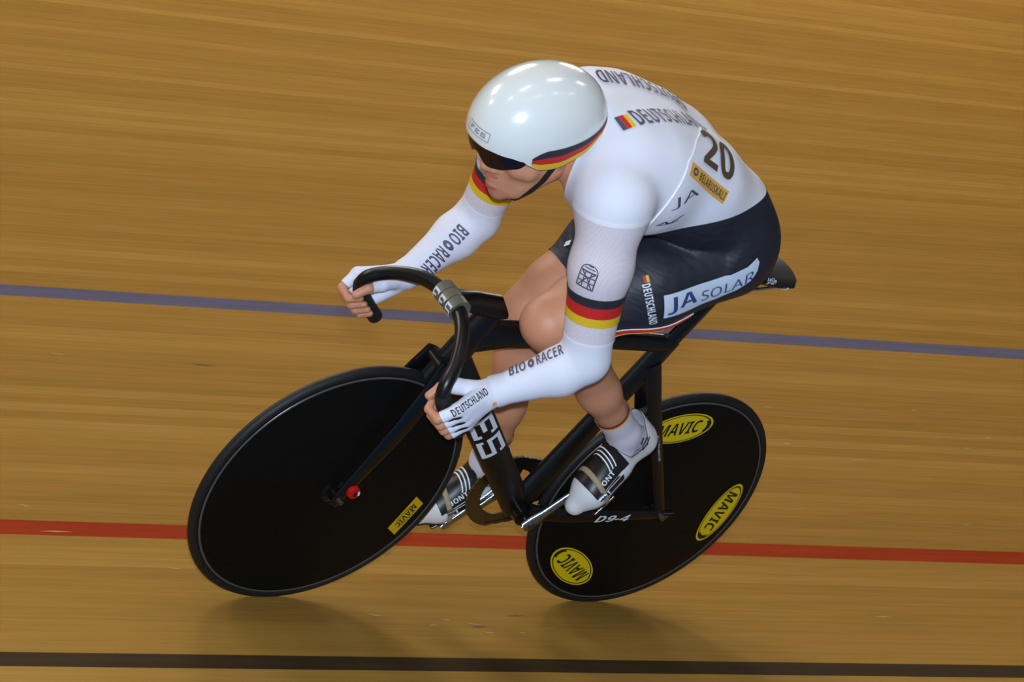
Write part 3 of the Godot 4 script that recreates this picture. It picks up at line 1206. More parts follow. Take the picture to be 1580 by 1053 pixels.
func make_body_field() -> void:
	var lo := Vector3(0.08, 0.05, -0.36)
	var hi := Vector3(1.02, 1.46, 0.36)
	var h := 0.009
	body = Field.new(lo, hi, h)
	for s in [-1.0, 1.0]:
		var k := 0.05
		body.chain([Vector3(0.335, 1.150, s * 0.060), Vector3(0.40, 1.200, s * 0.058), Vector3(0.52, 1.250, s * 0.062), Vector3(0.70, 1.272, s * 0.075), Vector3(0.785, 1.262, s * 0.090)], [0.098, 0.100, 0.106, 0.114, 0.092], k, T)
		body.cone(Vector3(0.325, 1.135, s * 0.062), Vector3(0.34, 1.15, s * 0.068), 0.091, 0.092, k, T)
		body.cone(Vector3(0.765, 1.285, s * 0.070), (SH_L if s < 0 else SH_R) + Vector3(-0.012, 0.012, -s * 0.025), 0.080, 0.068, k, T)
		body.cone(Vector3(0.60, 1.315, s * 0.07), Vector3(0.76, 1.325, s * 0.09), 0.070, 0.062, k, T)
		var lab := AL if s < 0 else AR
		var sh := SH_L if s < 0 else SH_R
		var el := EL_L if s < 0 else EL_R
		var wr := steer(side(WR, s))
		body.cone(sh, sh.lerp(el, 0.38) + Vector3(0.010, 0, s * 0.006), 0.064, 0.058 if s < 0 else 0.052, 0.05, lab)
		body.cone(sh.lerp(el, 0.38) + Vector3(0.010, 0, s * 0.006), el, 0.058 if s < 0 else 0.052, 0.047 if s < 0 else 0.043, 0.03, lab)
		body.chain([el, el.lerp(wr, 0.30) + Vector3(-0.006, -0.004, s * 0.004), wr, wr + (wr - el).normalized() * 0.012], [0.046, 0.046, 0.027, 0.018], 0.02, lab)
	body.cone(Vector3(0.64, 1.315, 0), Vector3(0.80, 1.322, 0), 0.075, 0.066, 0.05, T)
	body.chain([Vector3(0.785, 1.300, 0), Vector3(0.895, 1.262, 0)], [0.070, 0.060], 0.04, NK)
	var legs: Field
	for s in [-1.0, 1.0]:
		legs = Field.new(lo, hi, h)
		var lab := LL if s < 0 else LR
		var hip := side(HIP, s)
		var kn := KN_L if s < 0 else KN_R
		var an := ankle(s)
		var thigh := (kn - hip).normalized()
		var shank := (an - kn).normalized()
		var back := (-thigh - shank * (-thigh).dot(shank)).normalized()     # calf side
		var front := Vector3(-thigh.y, thigh.x, 0) if thigh.x > 0 else Vector3(0, 1, 0)
		legs.chain([hip, hip.lerp(kn, 0.45) + front * 0.003, hip.lerp(kn, 0.82) + front * 0.002, kn], [0.104, 0.098, 0.070, 0.056], 0.04, lab)
		legs.cone(kn + thigh * 0.014 + front * 0.006, kn + shank * 0.03 + thigh * 0.010, 0.046, 0.042, 0.03, lab)
		legs.cone(hip.lerp(kn, 0.86) + front * 0.016 - Vector3(0, 0, s * 0.03), hip.lerp(kn, 0.66) + front * 0.016 - Vector3(0, 0, s * 0.03), 0.030, 0.036, 0.03, lab)
		lab = SL if s < 0 else SR
		legs.chain([kn, kn.lerp(an, 0.30) + back * 0.018, kn.lerp(an, 0.62) + back * 0.006, an], [0.050, 0.060, 0.045, 0.034], 0.03, lab)
		var f := foot_frame(s)
		legs.chain([an, heel_at(s) + f.x * 0.085 + f.y * 0.055, heel_at(s) + f.x * 0.20 + f.y * 0.028], [0.034, 0.028, 0.018], 0.012, lab)
		legs.cone(an, heel_at(s) + f.x * 0.038 + f.y * 0.04, 0.033, 0.026, 0.012, lab)
		body.merge(legs, func(p: Vector3) -> float: return 0.05 if p.x < 0.42 and p.y > 1.0 else 0.006)
	body_mesh = body.net()


func append_net(st: SurfaceTool, nm: Array) -> void:
	var vs: PackedVector3Array = nm[0]
	var ns: PackedVector3Array = nm[1]
	var ix: PackedInt32Array = nm[2]
	for i in range(0, ix.size(), 3):
		tri(st, vs[ix[i]], vs[ix[i + 1]], vs[ix[i + 2]], ns[ix[i]], ns[ix[i + 1]], ns[ix[i + 2]])


# hand in the frame of the bar: e1 along the bar to the thumb side, e2 towards the wrist, e3 outwards
func hand_point(s: float, v: Vector3) -> Vector3:
	var g := Vector3(0.962, 0.708, 0.190)
	var p := g + Vector3(0.78, 0.626, 0) * v.x + Vector3(-0.626, 0.78, 0) * v.y + Vector3(0, 0, 1) * v.z
	return steer(side(p, s))


func make_hand(s: float) -> Array:          # [field, net, tips]
	var c := hand_point(s, Vector3(0, 0.03, 0))
	var fl := Field.new(c - Vector3(0.105, 0.105, 0.065), c + Vector3(0.105, 0.105, 0.065), 0.003)
	fl.pad = 0.012
	var H := func(x: float, y: float, z: float) -> Vector3: return hand_point(s, Vector3(x, y, z))
	var wr := steer(side(WR, s))
	fl.chain([wr + (wr - (EL_L if s < 0 else EL_R)).normalized() * -0.03, wr, H.call(-0.022, 0.085, 0.012)], [0.0275, 0.0265, 0.022], 0.015, 0)
	var e1 := [0.034, 0.0115, -0.011, -0.032]
	var ln := [0.96, 1.04, 1.0, 0.86]
	for i in 4:
		var x: float = e1[i]
		var m: float = ln[i]
		var mcp: Vector3 = H.call(x * 0.95, 0.024 - absf(x) * 0.15, 0.036 - (0.006 if i == 3 else 0.0))
		fl.cone(H.call(-0.018 + x * 0.35, 0.085, 0.010), mcp, 0.018, 0.0135, 0.012, 0)
		var pip: Vector3 = H.call(x * 1.02, -0.027 * m, 0.027)
		var dip: Vector3 = H.call(x * 1.0, -0.030 * m, -0.008)
		var tip: Vector3 = H.call(x * 0.97, -0.008, -0.026 * m)
		fl.cone(mcp, pip, 0.0118, 0.0102, 0.006, 1)
		fl.cone(pip, dip, 0.0100, 0.0090, 0.004, 2)
		fl.cone(dip, tip, 0.0088, 0.0078, 0.004, 2)
	fl.cone(H.call(-0.03, 0.070, 0.002), H.call(-0.035, 0.022, 0.010), 0.018, 0.014, 0.012, 0)
	fl.cone(H.call(-0.012, 0.085, -0.004), H.call(0.026, 0.048, -0.020), 0.018, 0.0145, 0.012, 0)
	fl.cone(H.call(0.026, 0.048, -0.020), H.call(0.047, 0.018, -0.026), 0.0132, 0.0115, 0.008, 3)
	fl.cone(H.call(0.047, 0.018, -0.026), H.call(0.050, -0.012, -0.024), 0.0112, 0.0092, 0.005, 2)
	return [fl, fl.net()]


const HEAD := Vector3(0.925, 1.268, 0.0)
const HEAD_PITCH := 0.38
const HEAD_YAW := 0.06


func head_frame() -> Transform3D:          # x to the face, y to the crown, z to the right ear
	var b := Basis(Vector3(0, 1, 0), HEAD_YAW) * Basis(Vector3(0, 0, 1), -HEAD_PITCH)
	return Transform3D(b, HEAD)


func make_head() -> Field:
	var fl := Field.new(HEAD - Vector3(0.17, 0.17, 0.105), HEAD + Vector3(0.17, 0.17, 0.105), 0.0042)
	fl.pad = 0.02
	var t := head_frame()
	var P := func(x: float, y: float, z: float) -> Vector3: return t * Vector3(x, y, z)
	fl.cone(P.call(-0.030, 0.035, 0), P.call(0.025, 0.045, 0), 0.080, 0.074, 0.03)
	fl.cone(P.call(0.03, 0.0, 0), P.call(0.045, -0.05, 0), 0.062, 0.050, 0.03)
	fl.cone(HEAD + Vector3(-0.03, -0.03, 0), Vector3(0.84, 1.280, 0), 0.062, 0.066, 0.03)
	for s in [-1.0, 1.0]:
		fl.cone(P.call(-0.005, -0.030, s * 0.054), P.call(0.052, -0.092, s * 0.024), 0.024, 0.022, 0.025)
		fl.cone(P.call(0.066, -0.022, s * 0.042), P.call(0.050, -0.028, s * 0.054), 0.022, 0.018, 0.02)
		fl.cone(P.call(0.086, 0.022, s * 0.012), P.call(0.076, 0.020, s * 0.045), 0.013, 0.013, 0.02)
		fl.cone(P.call(0.102, -0.040, s * 0.011), P.call(0.098, -0.036, s * 0.014), 0.0085, 0.007, 0.008)
		fl.cone(P.call(0.098, -0.0625, 0), P.call(0.084, -0.066, s * 0.022), 0.0085, 0.0055, 0.006)
		fl.cone(P.call(0.093, -0.0830, 0), P.call(0.080, -0.079, s * 0.021), 0.0090, 0.0055, 0.006)
		fl.cone(P.call(-0.01, -0.005, s * 0.070), P.call(-0.018, 0.012, s * 0.074), 0.014, 0.016, 0.008)
	fl.cone(P.call(0.060, -0.055, 0), P.call(0.072, -0.080, 0), 0.034, 0.026, 0.02)
	fl.cone(P.call(0.072, -0.108, 0), P.call(0.066, -0.100, 0), 0.021, 0.024, 0.02)
	fl.cone(P.call(0.090, 0.010, 0), P.call(0.116, -0.032, 0), 0.0085, 0.0125, 0.012)
	return fl


func helmet_rim(a: float) -> float:        # height of the lower edge round the head, a = 0 at the front
	var w := absf(wrapf(a, -PI, PI)) * 180.0 / PI
	var key := [[0.0, 0.052], [25.0, 0.050], [45.0, 0.046], [56.0, 0.040], [63.0, 0.026], [72.0, 0.014], [86.0, 0.012], [105.0, 0.026], [130.0, 0.048], [155.0, 0.060], [180.0, 0.062]]
	for i in key.size() - 1:
		if w <= key[i + 1][0]:
			var t: float = (w - key[i][0]) / (key[i + 1][0] - key[i][0])
			t = t * t * (3.0 - 2.0 * t)
			return lerpf(key[i][1], key[i + 1][1], t)
	return 0.02


const HC := Vector3(0.012, 0.052, 0.0)
const HS := Vector3(0.152, 0.128, 0.112)


func helmet_at(a: float, y: float, off := 0.0) -> Array:    # point at height y (head frame) on the shell
	var s := clampf((y - HC.y) / HS.y, -1.0, 1.0)
	return helmet_dir(a, asin(s), off)


func helmet_dir(a: float, phi: float, off := 0.0) -> Array:
	var c := cos(phi)
	var long := HS.x if cos(a) > 0 else HS.x * 1.04
	var n := Vector3(cos(a) * c / long, sin(phi) / HS.y, sin(a) * c / HS.z).normalized()
	var tuck := 1.0 if phi > 0 else 1.0 - 0.12 * phi * phi
	return [HC + Vector3(cos(a) * c * long, sin(phi) * HS.y, sin(a) * c * HS.z) * tuck + n * off, n]


func make_helmet() -> void:
	var t := head_frame()
	var seg := 96
	var rows := 22
	var st := begin()
	for layer in [0.0, -0.010]:
		for i in seg:
			for j in rows:
				var q := []
				for e in [[i, j], [i + 1, j], [i + 1, j + 1], [i, j + 1]]:
					var a: float = TAU * e[0] / seg
					var p0 := asin(clampf((helmet_rim(a) - HC.y) / HS.y, -1, 1))
					var g := helmet_dir(a, lerpf(p0, PI / 2, float(e[1]) / rows), layer)
					q.append([t * g[0], t.basis * (g[1] if layer == 0.0 else -g[1])])
				tri(st, q[0][0], q[1][0], q[2][0], q[0][1], q[1][1], q[2][1])
				tri(st, q[0][0], q[2][0], q[3][0], q[0][1], q[2][1], q[3][1])
	for i in seg:
		var a0 := TAU * i / seg
		var a1 := TAU * (i + 1) / seg
		quad(st, t * helmet_at(a0, helmet_rim(a0))[0], t * helmet_at(a1, helmet_rim(a1))[0], t * helmet_at(a1, helmet_rim(a1), -0.010)[0], t * helmet_at(a0, helmet_rim(a0), -0.010)[0], t.basis * Vector3(0, -1, 0))
	var helmet := part("helmet", st, M.helmet, rider, "smooth white aerodynamic helmet with flag stripes")
	# three flag stripes along the lower edge on each side
	for s in [-1.0, 1.0]:
		var names := ["gold_stripe", "red_stripe", "black_stripe"]
		var mats := [M.flag_gold, M.flag_red, M.flag_black]
		for b in 3:
			st = begin()
			var n := 40
			for i in n:
				var pts := []
				for e in [[i, b], [i + 1, b], [i + 1, b + 1], [i, b + 1]]:
					var u: float = float(e[0]) / n
					var a := deg_to_rad(lerpf(63.0, 165.0, u))
					var low := helmet_rim(a) + 0.003
					var top := maxf(low, lerpf(0.066, 0.073, u) - 0.016 * pow(1.0 - clampf(u * 7.0, 0.0, 1.0), 2.0))
					var g := helmet_at(a * s, lerpf(low, top, e[1] / 3.0), 0.0012)
					pts.append([t * g[0], t.basis * g[1]])
				tri(st, pts[0][0], pts[1][0], pts[2][0], pts[0][1], pts[1][1], pts[2][1])
				tri(st, pts[0][0], pts[2][0], pts[3][0], pts[0][1], pts[2][1], pts[3][1])
			part(names[b], st, mats[b], helmet)
	# little framed badge on the forehead
	st = begin()
	var badge := func(q: Vector2):
		var g := helmet_at((0.5 - q.x) * 0.56 - 0.10, 0.066 + q.y * 0.020, 0.001)
		return [t * g[0], t.basis * g[1]]
	lay(st, fine(rects([[0, 0, 1, 0.06], [0, 0.94, 1, 1], [0, 0, 0.016, 1], [0.984, 0, 1, 1]]), Vector2(0.06, 0.022), 0.006), badge)
	for i in 3:
		lay(st, fine(moved(rects(M.fes[i]), Vector2(0.14 + i * 0.26, 0.28), Vector2(0.32 + i * 0.26, 0.72)), Vector2(0.06, 0.022), 0.006), badge)
	part("badge", st, M.print_dark, helmet, "small framed dark badge on the helmet front")
	# visor
	st = begin()
	for i in 40:
		for j in 8:
			var q := []
			for e in [[i, j], [i + 1, j], [i + 1, j + 1], [i, j + 1]]:
				var u: float = float(e[0]) / 40.0
				var a := deg_to_rad(lerpf(-60.0, 60.0, u))
				var top := helmet_rim(a) + 0.004
				var deep := 0.016 + 0.046 * pow(maxf(0.0, cos((u - 0.5) * PI)), 0.45) - 0.020 * exp(-pow((u - 0.5) * 9.0, 2.0))
				var down: float = e[1] / 8.0
				var g := helmet_at(a, top, -0.004)
				q.append([t * (g[0] + Vector3(0, -deep * down, 0) - Vector3(cos(a), 0, sin(a)) * (0.013 * down * down + 0.001)), t.basis * (g[1] + Vector3(0, -0.15 * down, 0)).normalized()])
			tri(st, q[0][0], q[1][0], q[2][0], q[0][1], q[1][1], q[2][1])
			tri(st, q[0][0], q[2][0], q[3][0], q[0][1], q[2][1], q[3][1])
	part("visor", st, M.visor, helmet, "dark smoked visor")
	# chin strap
	st = begin()
	var chin := []
	for v in [Vector3(0.012, -0.005, -0.084), Vector3(0.024, -0.045, -0.074), Vector3(0.036, -0.085, -0.055), Vector3(0.046, -0.118, -0.030), Vector3(0.048, -0.128, 0.0), Vector3(0.046, -0.118, 0.030), Vector3(0.036, -0.085, 0.055), Vector3(0.024, -0.045, 0.074), Vector3(0.012, -0.005, 0.084)]:
		chin.append([t * v, t.basis * Vector3(0.0105, 0, 0), t.basis * Vector3(0, v.y * -0.02, 0.0024)])
	loft(st, chin, 10)
	part("chin_strap", st, M.strap, helmet)


func make_shoe(s: float) -> void:
	var f := foot_frame(s)
	var o := heel_at(s)
	var P := func(x: float, y: float, z := 0.0) -> Vector3: return o + f.x * x + f.y * y + f.z * z
	var lo := Vector3.INF
	var hi := -Vector3.INF
	for c in [P.call(-0.02, -0.02, 0), P.call(0.29, -0.02, 0), P.call(-0.02, 0.12, 0), P.call(0.29, 0.1, 0)]:
		lo = lo.min(c)
		hi = hi.max(c)
	var fl := Field.new(lo - Vector3(0.01, 0.01, 0.075), hi + Vector3(0.01, 0.01, 0.075), 0.0042)
	fl.pad = 0.016
	fl.cone(P.call(0.034, 0.030), P.call(0.045, 0.062), 0.036, 0.037, 0.02, 0)
	fl.cone(P.call(0.045, 0.062), P.call(0.062, 0.078), 0.037, 0.038, 0.02, 0)
	fl.cone(P.call(0.028, 0.055), P.call(0.020, 0.100), 0.030, 0.026, 0.02, 0)
	fl.cone(P.call(0.036, 0.026), P.call(0.12, 0.026), 0.033, 0.033, 0.02, 0)
	fl.cone(P.call(0.075, 0.068), P.call(0.165, 0.036), 0.034, 0.033, 0.02, 0)
	fl.cone(P.call(0.12, 0.026, 0.004), P.call(0.195, 0.022, 0.010), 0.034, 0.036, 0.02, 0)
	fl.cone(P.call(0.12, 0.026, -0.004), P.call(0.200, 0.022, -0.012), 0.034, 0.036, 0.02, 0)
	fl.cone(P.call(0.20, 0.020), P.call(0.248, 0.017), 0.038, 0.024, 0.02, 0)
	fl.half_space(f.y, o)
	var nm := fl.net()
	var X := func(x: float, dir: float) -> Callable: return beyond(P.call(x, 0), f.x * dir)
	var Y := func(y: float, dir: float) -> Callable: return beyond(P.call(0, y), f.y * dir)
	var collar := func(p: Vector3) -> float:     # the opening for the ankle: stay outside it
		var q: Vector3 = p - P.call(0.0, 0.094)
		var x := q.dot(f.x)
		return -q.dot(f.y) - 0.034 + 1.7 * maxf(0.0, 0.034 - x) + 3.0 * maxf(0.0, x - 0.082)
	var shoe := part("shoe", shell(nm, 0.0, {0: [collar]}), M.shoe_white, rider, "white cycling shoe with black panels")
	part("sole", shell(nm, 0.003, {0: [Y.call(0.010, -1.0)]}), M.sole, shoe)
	# black instep with pale piping, the strap panel and the side flash
	var tongue := func(p: Vector3) -> float:
		var q: Vector3 = p - o
		return q.dot(f.y) - 0.046 + absf(q.dot(f.x) - 0.12) * 0.12
	part("tongue", shell(nm, 0.0016, {0: [tongue, X.call(0.095, 1.0), X.call(0.205, -1.0)]}), M.shoe_black, shoe)
	part("heel_lining", shell(nm, 0.002, {0: [collar, func(p: Vector3) -> float: return 0.005 - collar.call(p)]}), M.shoe_black, shoe)
	var n := (Vector3(0, 0, s) + f.y * 0.45).normalized()
	var fwd: Vector3 = f.x
	# from outside the left shoe the toe points left, so lettering runs from toe to heel there
	var A: Vector3 = P.call(0.178, 0.036, 0)
	var B: Vector3 = P.call(0.128, 0.046, 0)
	var vis := Vector3(0, 0, -1) if s < 0 else Vector3(0, 0, -1)
	if s < 0:
		A += Vector3(0, 0, -0.03)
		B += Vector3(0, 0, -0.03)
	else:
		A += Vector3(0, 0, -0.03)
		B += Vector3(0, 0, -0.03)
	var nn := (vis + f.y * 0.9).normalized()
	print_on("strap_panel", rects([[-0.25, -0.6, 1.2, 1.5]]), fl, A, B, 0.012, nn, 0.0024, M.shoe_black, shoe)
	print_on("lettering", letters("BONT"), fl, A, B, 0.012, nn, 0.0034, M.print_white, shoe, "white BONT lettering")
	var fa: Vector3 = P.call(0.185, 0.014, 0) + vis * 0.03
	var fb: Vector3 = P.call(0.115, 0.020, 0) + vis * 0.03
	print_on("side_flash", polygon([Vector2(0.0, 0.45), Vector2(0.12, 0.1), Vector2(0.9, 0.0), Vector2(1.0, 0.55), Vector2(0.8, 1.0), Vector2(0.1, 0.85)]), fl, fa, fb, 0.022, (vis + f.y * 0.25).normalized(), 0.0024, M.shoe_black, shoe)
	for r in [[0.06, 0.12], [0.22, 0.27]]:
		print_on("piping", rects([[r[0], 0.2, r[1], 0.78], [r[0], 0.70, 1.0 - r[0] * 0.5, 0.78]]), fl, fa, fb, 0.022, (vis + f.y * 0.25).normalized(), 0.0034, M.print_white, shoe)
	# three pale arcs across the black instep
	for k in 3:
		var arc := PackedVector2Array()
		var x0 := 0.112 + k * 0.009
		for i in 14:
			for e in [[0, 0], [1, 0], [1, 1], [0, 0], [1, 1], [0, 1]]:
				var v: float = (i + e[0]) / 14.0
				arc.append(Vector2(v, e[1]))
		var st2 := begin()
		lay(st2, arc, func(q: Vector2):
			var a := lerpf(-0.75, 0.75, q.x)
			var dir: Vector3 = f.y * cos(a) + f.z * sin(a)
			var c: Vector3 = P.call(x0 + 0.030 * (1.0 - cos(a)) + q.y * 0.0032, 0.030)
			var hit := fl.cast(c + dir * 0.08, -dir, 0.0030)
			if hit == Vector3.INF:
				return null
			return [hit, fl.normal(hit)])
		part("piping", st2, M.print_white, shoe)
	var ha: Vector3 = P.call(0.052, 0.050, 0) + vis * 0.03
	var hb: Vector3 = P.call(0.014, 0.062, 0) + vis * 0.03
	for r in [[0.0, 0.16], [0.34, 0.5], [0.68, 0.84]]:
		print_on("piping", polygon([Vector2(0.1 + r[0] * 0.4, r[0]), Vector2(1.0 - r[0] * 0.3, r[0] + 0.1), Vector2(1.0 - r[0] * 0.3, r[1] + 0.1), Vector2(0.1 + r[0] * 0.4, r[1])]), fl, ha, hb, 0.026, vis, 0.0022, M.shoe_black, shoe)
	# leather toe strap of the pedal round the ball of the foot
	var pts := []
	var rr := []
	for k in 25:
		var a := TAU * k / 24.0
		var dir := f.z * cos(a) + f.y * sin(a)
		var c: Vector3 = P.call(0.188 - 0.012 * sin(a), 0.022)
		var hit := fl.cast(c + dir * 0.075, -dir, 0.0035)
		if hit == Vector3.INF:
			hit = c + dir * 0.04
		if sin(a) < -0.55:
			hit = c + dir * 0.040
		pts.append([hit, f.x * 0.0068, dir * 0.0017])
	var st := begin()
	loft(st, pts, 10)
	var strap := part("toe_strap", st, M.leather, bike, "tan leather pedal strap")
	st = begin()
	var bz := -1.0 if s < 0 else -1.0
	var bd := (Vector3(0, 0, bz) + f.y * 0.35).normalized()
	var bc := fl.cast(P.call(0.186, 0.022) + bd * 0.075, -bd, 0.006)
	if bc != Vector3.INF:
		var b2 := f.x.cross(bd).normalized()
		box(st, bc, f.x * 0.009, b2 * 0.007, bd * 0.0025)
		tube(st, [bc - f.x * 0.010 + bd * 0.003, bc + f.x * 0.010 + bd * 0.003], 0.003, 8)
		part("buckle", st, M.steel, strap)


func make_rider() -> void:
	rider = thing("person", "track cyclist in white and navy racing suit and white helmet crouched over the bicycle", "person", bike_frame)
	make_body_field()
	var head := make_head()
	var head_net := head.net()
	var hands := [make_hand(-1.0), make_hand(1.0)]
	var st := begin()
	append_net(st, body_mesh)
	append_net(st, head_net)
	for h in hands:
		append_net(st, h[1])
	part("body", st, M.skin, rider)
	make_face(head)
	make_suit()
	make_gloves(hands)
	make_helmet()
	for s in [-1.0, 1.0]:
		make_shoe(s)


func make_face(head: Field) -> void:
	var t := head_frame()
	for e in [[-0.0595, 0.010, "upper_lip"], [-0.0885, 0.012, "lower_lip"]]:
		var st := begin()
		lay(st, fine(moved(ellipse(0, 1), Vector2(0, 0), Vector2(1, 1)), Vector2(0.042, e[1]), 0.005), func(q: Vector2):
			var p := t * Vector3(0.14, e[0] + (q.y) * e[1] - e[1] * 0.3, (q.x - 0.5) * 0.044)
			var hit := head.cast(p, t.basis * Vector3(-1, 0, 0), 0.0006)
			if hit == Vector3.INF:
				return null
			return [hit, head.normal(hit)])
		part(e[2], st, M.lip, rider)
	for s in [-1.0, 1.0]:
		var st := begin()
		var pr := []
		for i in 9:
			var a := lerpf(-PI / 2, PI / 2, i / 8.0)
			pr.append(Vector2(0.0118 * cos(a), 0.0118 * sin(a)))
		lathe(st, pr, Transform3D(t.basis, t * Vector3(0.076, 0.003, s * 0.031)), 16)
		part("eye", st, M.print_white, rider)


func arm_plane(s: float, t: float, dir: float) -> Callable:     # t along the upper arm from the shoulder
	var sh := SH_L if s < 0 else SH_R
	var el := EL_L if s < 0 else EL_R
	return beyond(sh.lerp(el, t), (el - sh) * dir)


func make_suit() -> void:
	var neck := func(p: Vector3) -> float:
		var a := Vector3(0.80, 1.268, 0.0)
		var ax := Vector3(0.95, -0.30, 0.0)
		var q := p - a
		var r := q - ax * q.dot(ax)
		return sqrt(r.x * r.x + r.y * r.y + r.z * r.z * 1.25) - 0.104 + maxf(0.0, 0.76 - p.x) * 4.0
	var waist := func(p: Vector3) -> float: return 0.36 * (p.x - 0.40) + 0.93 * (p.y - 1.205) - 0.05 - 1.2 * p.z * p.z
	var below := func(p: Vector3) -> float: return -waist.call(p)
	var suit := part("jersey", shell(body_mesh, 0.0035, {T: [waist, neck], NK: [neck], AL: [arm_plane(-1, 0.02, -1.0)], AR: [arm_plane(1, 0.02, -1.0)], LL: [waist], LR: [waist]}), M.white_cloth, rider, "white racing jersey")
	var trim := func(p: Vector3) -> float: return 0.008 - neck.call(p)
	part("collar", shell(body_mesh, 0.0045, {T: [neck, trim], NK: [neck, trim]}), M.seam, suit)
	# shorts
	var rules := {T: [below]}
	for s in [-1.0, 1.0]:
		var hip := side(HIP, s)
		var kn := KN_L if s < 0 else KN_R
		rules[LL if s < 0 else LR] = [below, beyond(hip.lerp(kn, 0.80 if s < 0 else 0.72), hip - kn)]
	var shorts := part("shorts", shell(body_mesh, 0.0035, rules), M.navy, rider, "dark navy racing shorts")
	# sleeves: mesh upper arm, flag bands, white forearm
	for s in [-1.0, 1.0]:
		var lab := AL if s < 0 else AR
		var el := EL_L if s < 0 else EL_R
		var wr := steer(side(WR, s))
		part("upper_sleeve", shell(body_mesh, 0.0036, {lab: [arm_plane(s, 0.02, 1.0), arm_plane(s, 0.82, -1.0)]}), M.mesh_cloth, suit, "pale pinkish mesh sleeve")
		part("sleeve_seam", shell(body_mesh, 0.0050, {lab: [arm_plane(s, 0.00, 1.0), arm_plane(s, 0.03, -1.0)]}), M.seam, suit)
		part("forearm_sleeve", shell(body_mesh, 0.0036, {lab: [arm_plane(s, 0.82, 1.0), beyond(wr, el - wr)]}), M.white_cloth, suit)
		part("sleeve_seam", shell(body_mesh, 0.0050, {lab: [arm_plane(s, 0.82, 1.0), arm_plane(s, 0.835, -1.0)]}), M.seam, suit)
		var bands := [["black_band", M.flag_black, 0.50, 0.565], ["red_band", M.flag_red, 0.565, 0.64], ["gold_band", M.flag_gold, 0.64, 0.70]]
		for b in bands:
			part(b[0], shell(body_mesh, 0.0050, {lab: [arm_plane(s, b[2], 1.0), arm_plane(s, b[3], -1.0)]}), b[1], suit)
	# socks
	for s in [-1.0, 1.0]:
		var lab := SL if s < 0 else SR
		var kn := KN_L if s < 0 else KN_R
		var an := ankle(s)
		var top := an.lerp(kn, 0.17)
		var sock := part("sock", shell(body_mesh, 0.0035, {lab: [beyond(top, an - kn)]}), M.sock, rider, "white ankle sock with flag trim")
		var d := (kn - an).normalized()
		for b in [["gold_trim", M.flag_gold, 0.0, 0.005], ["red_trim", M.flag_red, 0.005, 0.009], ["black_trim", M.flag_black, 0.009, 0.013]]:
			part(b[0], shell(body_mesh, 0.0038, {lab: [beyond(top + d * b[2], d), beyond(top + d * b[3], -d)]}), b[1], sock)
	make_prints(suit, shorts)


func piping_on(path: Array, n: Vector3, radius: float, m: Material, parent: Node, called := "piping") -> void:
	var pts := []
	for i in path.size() - 1:
		for k in 8:
			var p: Vector3 = path[i].lerp(path[i + 1], k / 8.0)
			var hit := body.cast(p + n * 0.06, -n, 0.0042)
			if hit != Vector3.INF:
				pts.append(hit)
	var st := begin()
	tube(st, pts, radius, 8)
	part(called, st, m, parent)


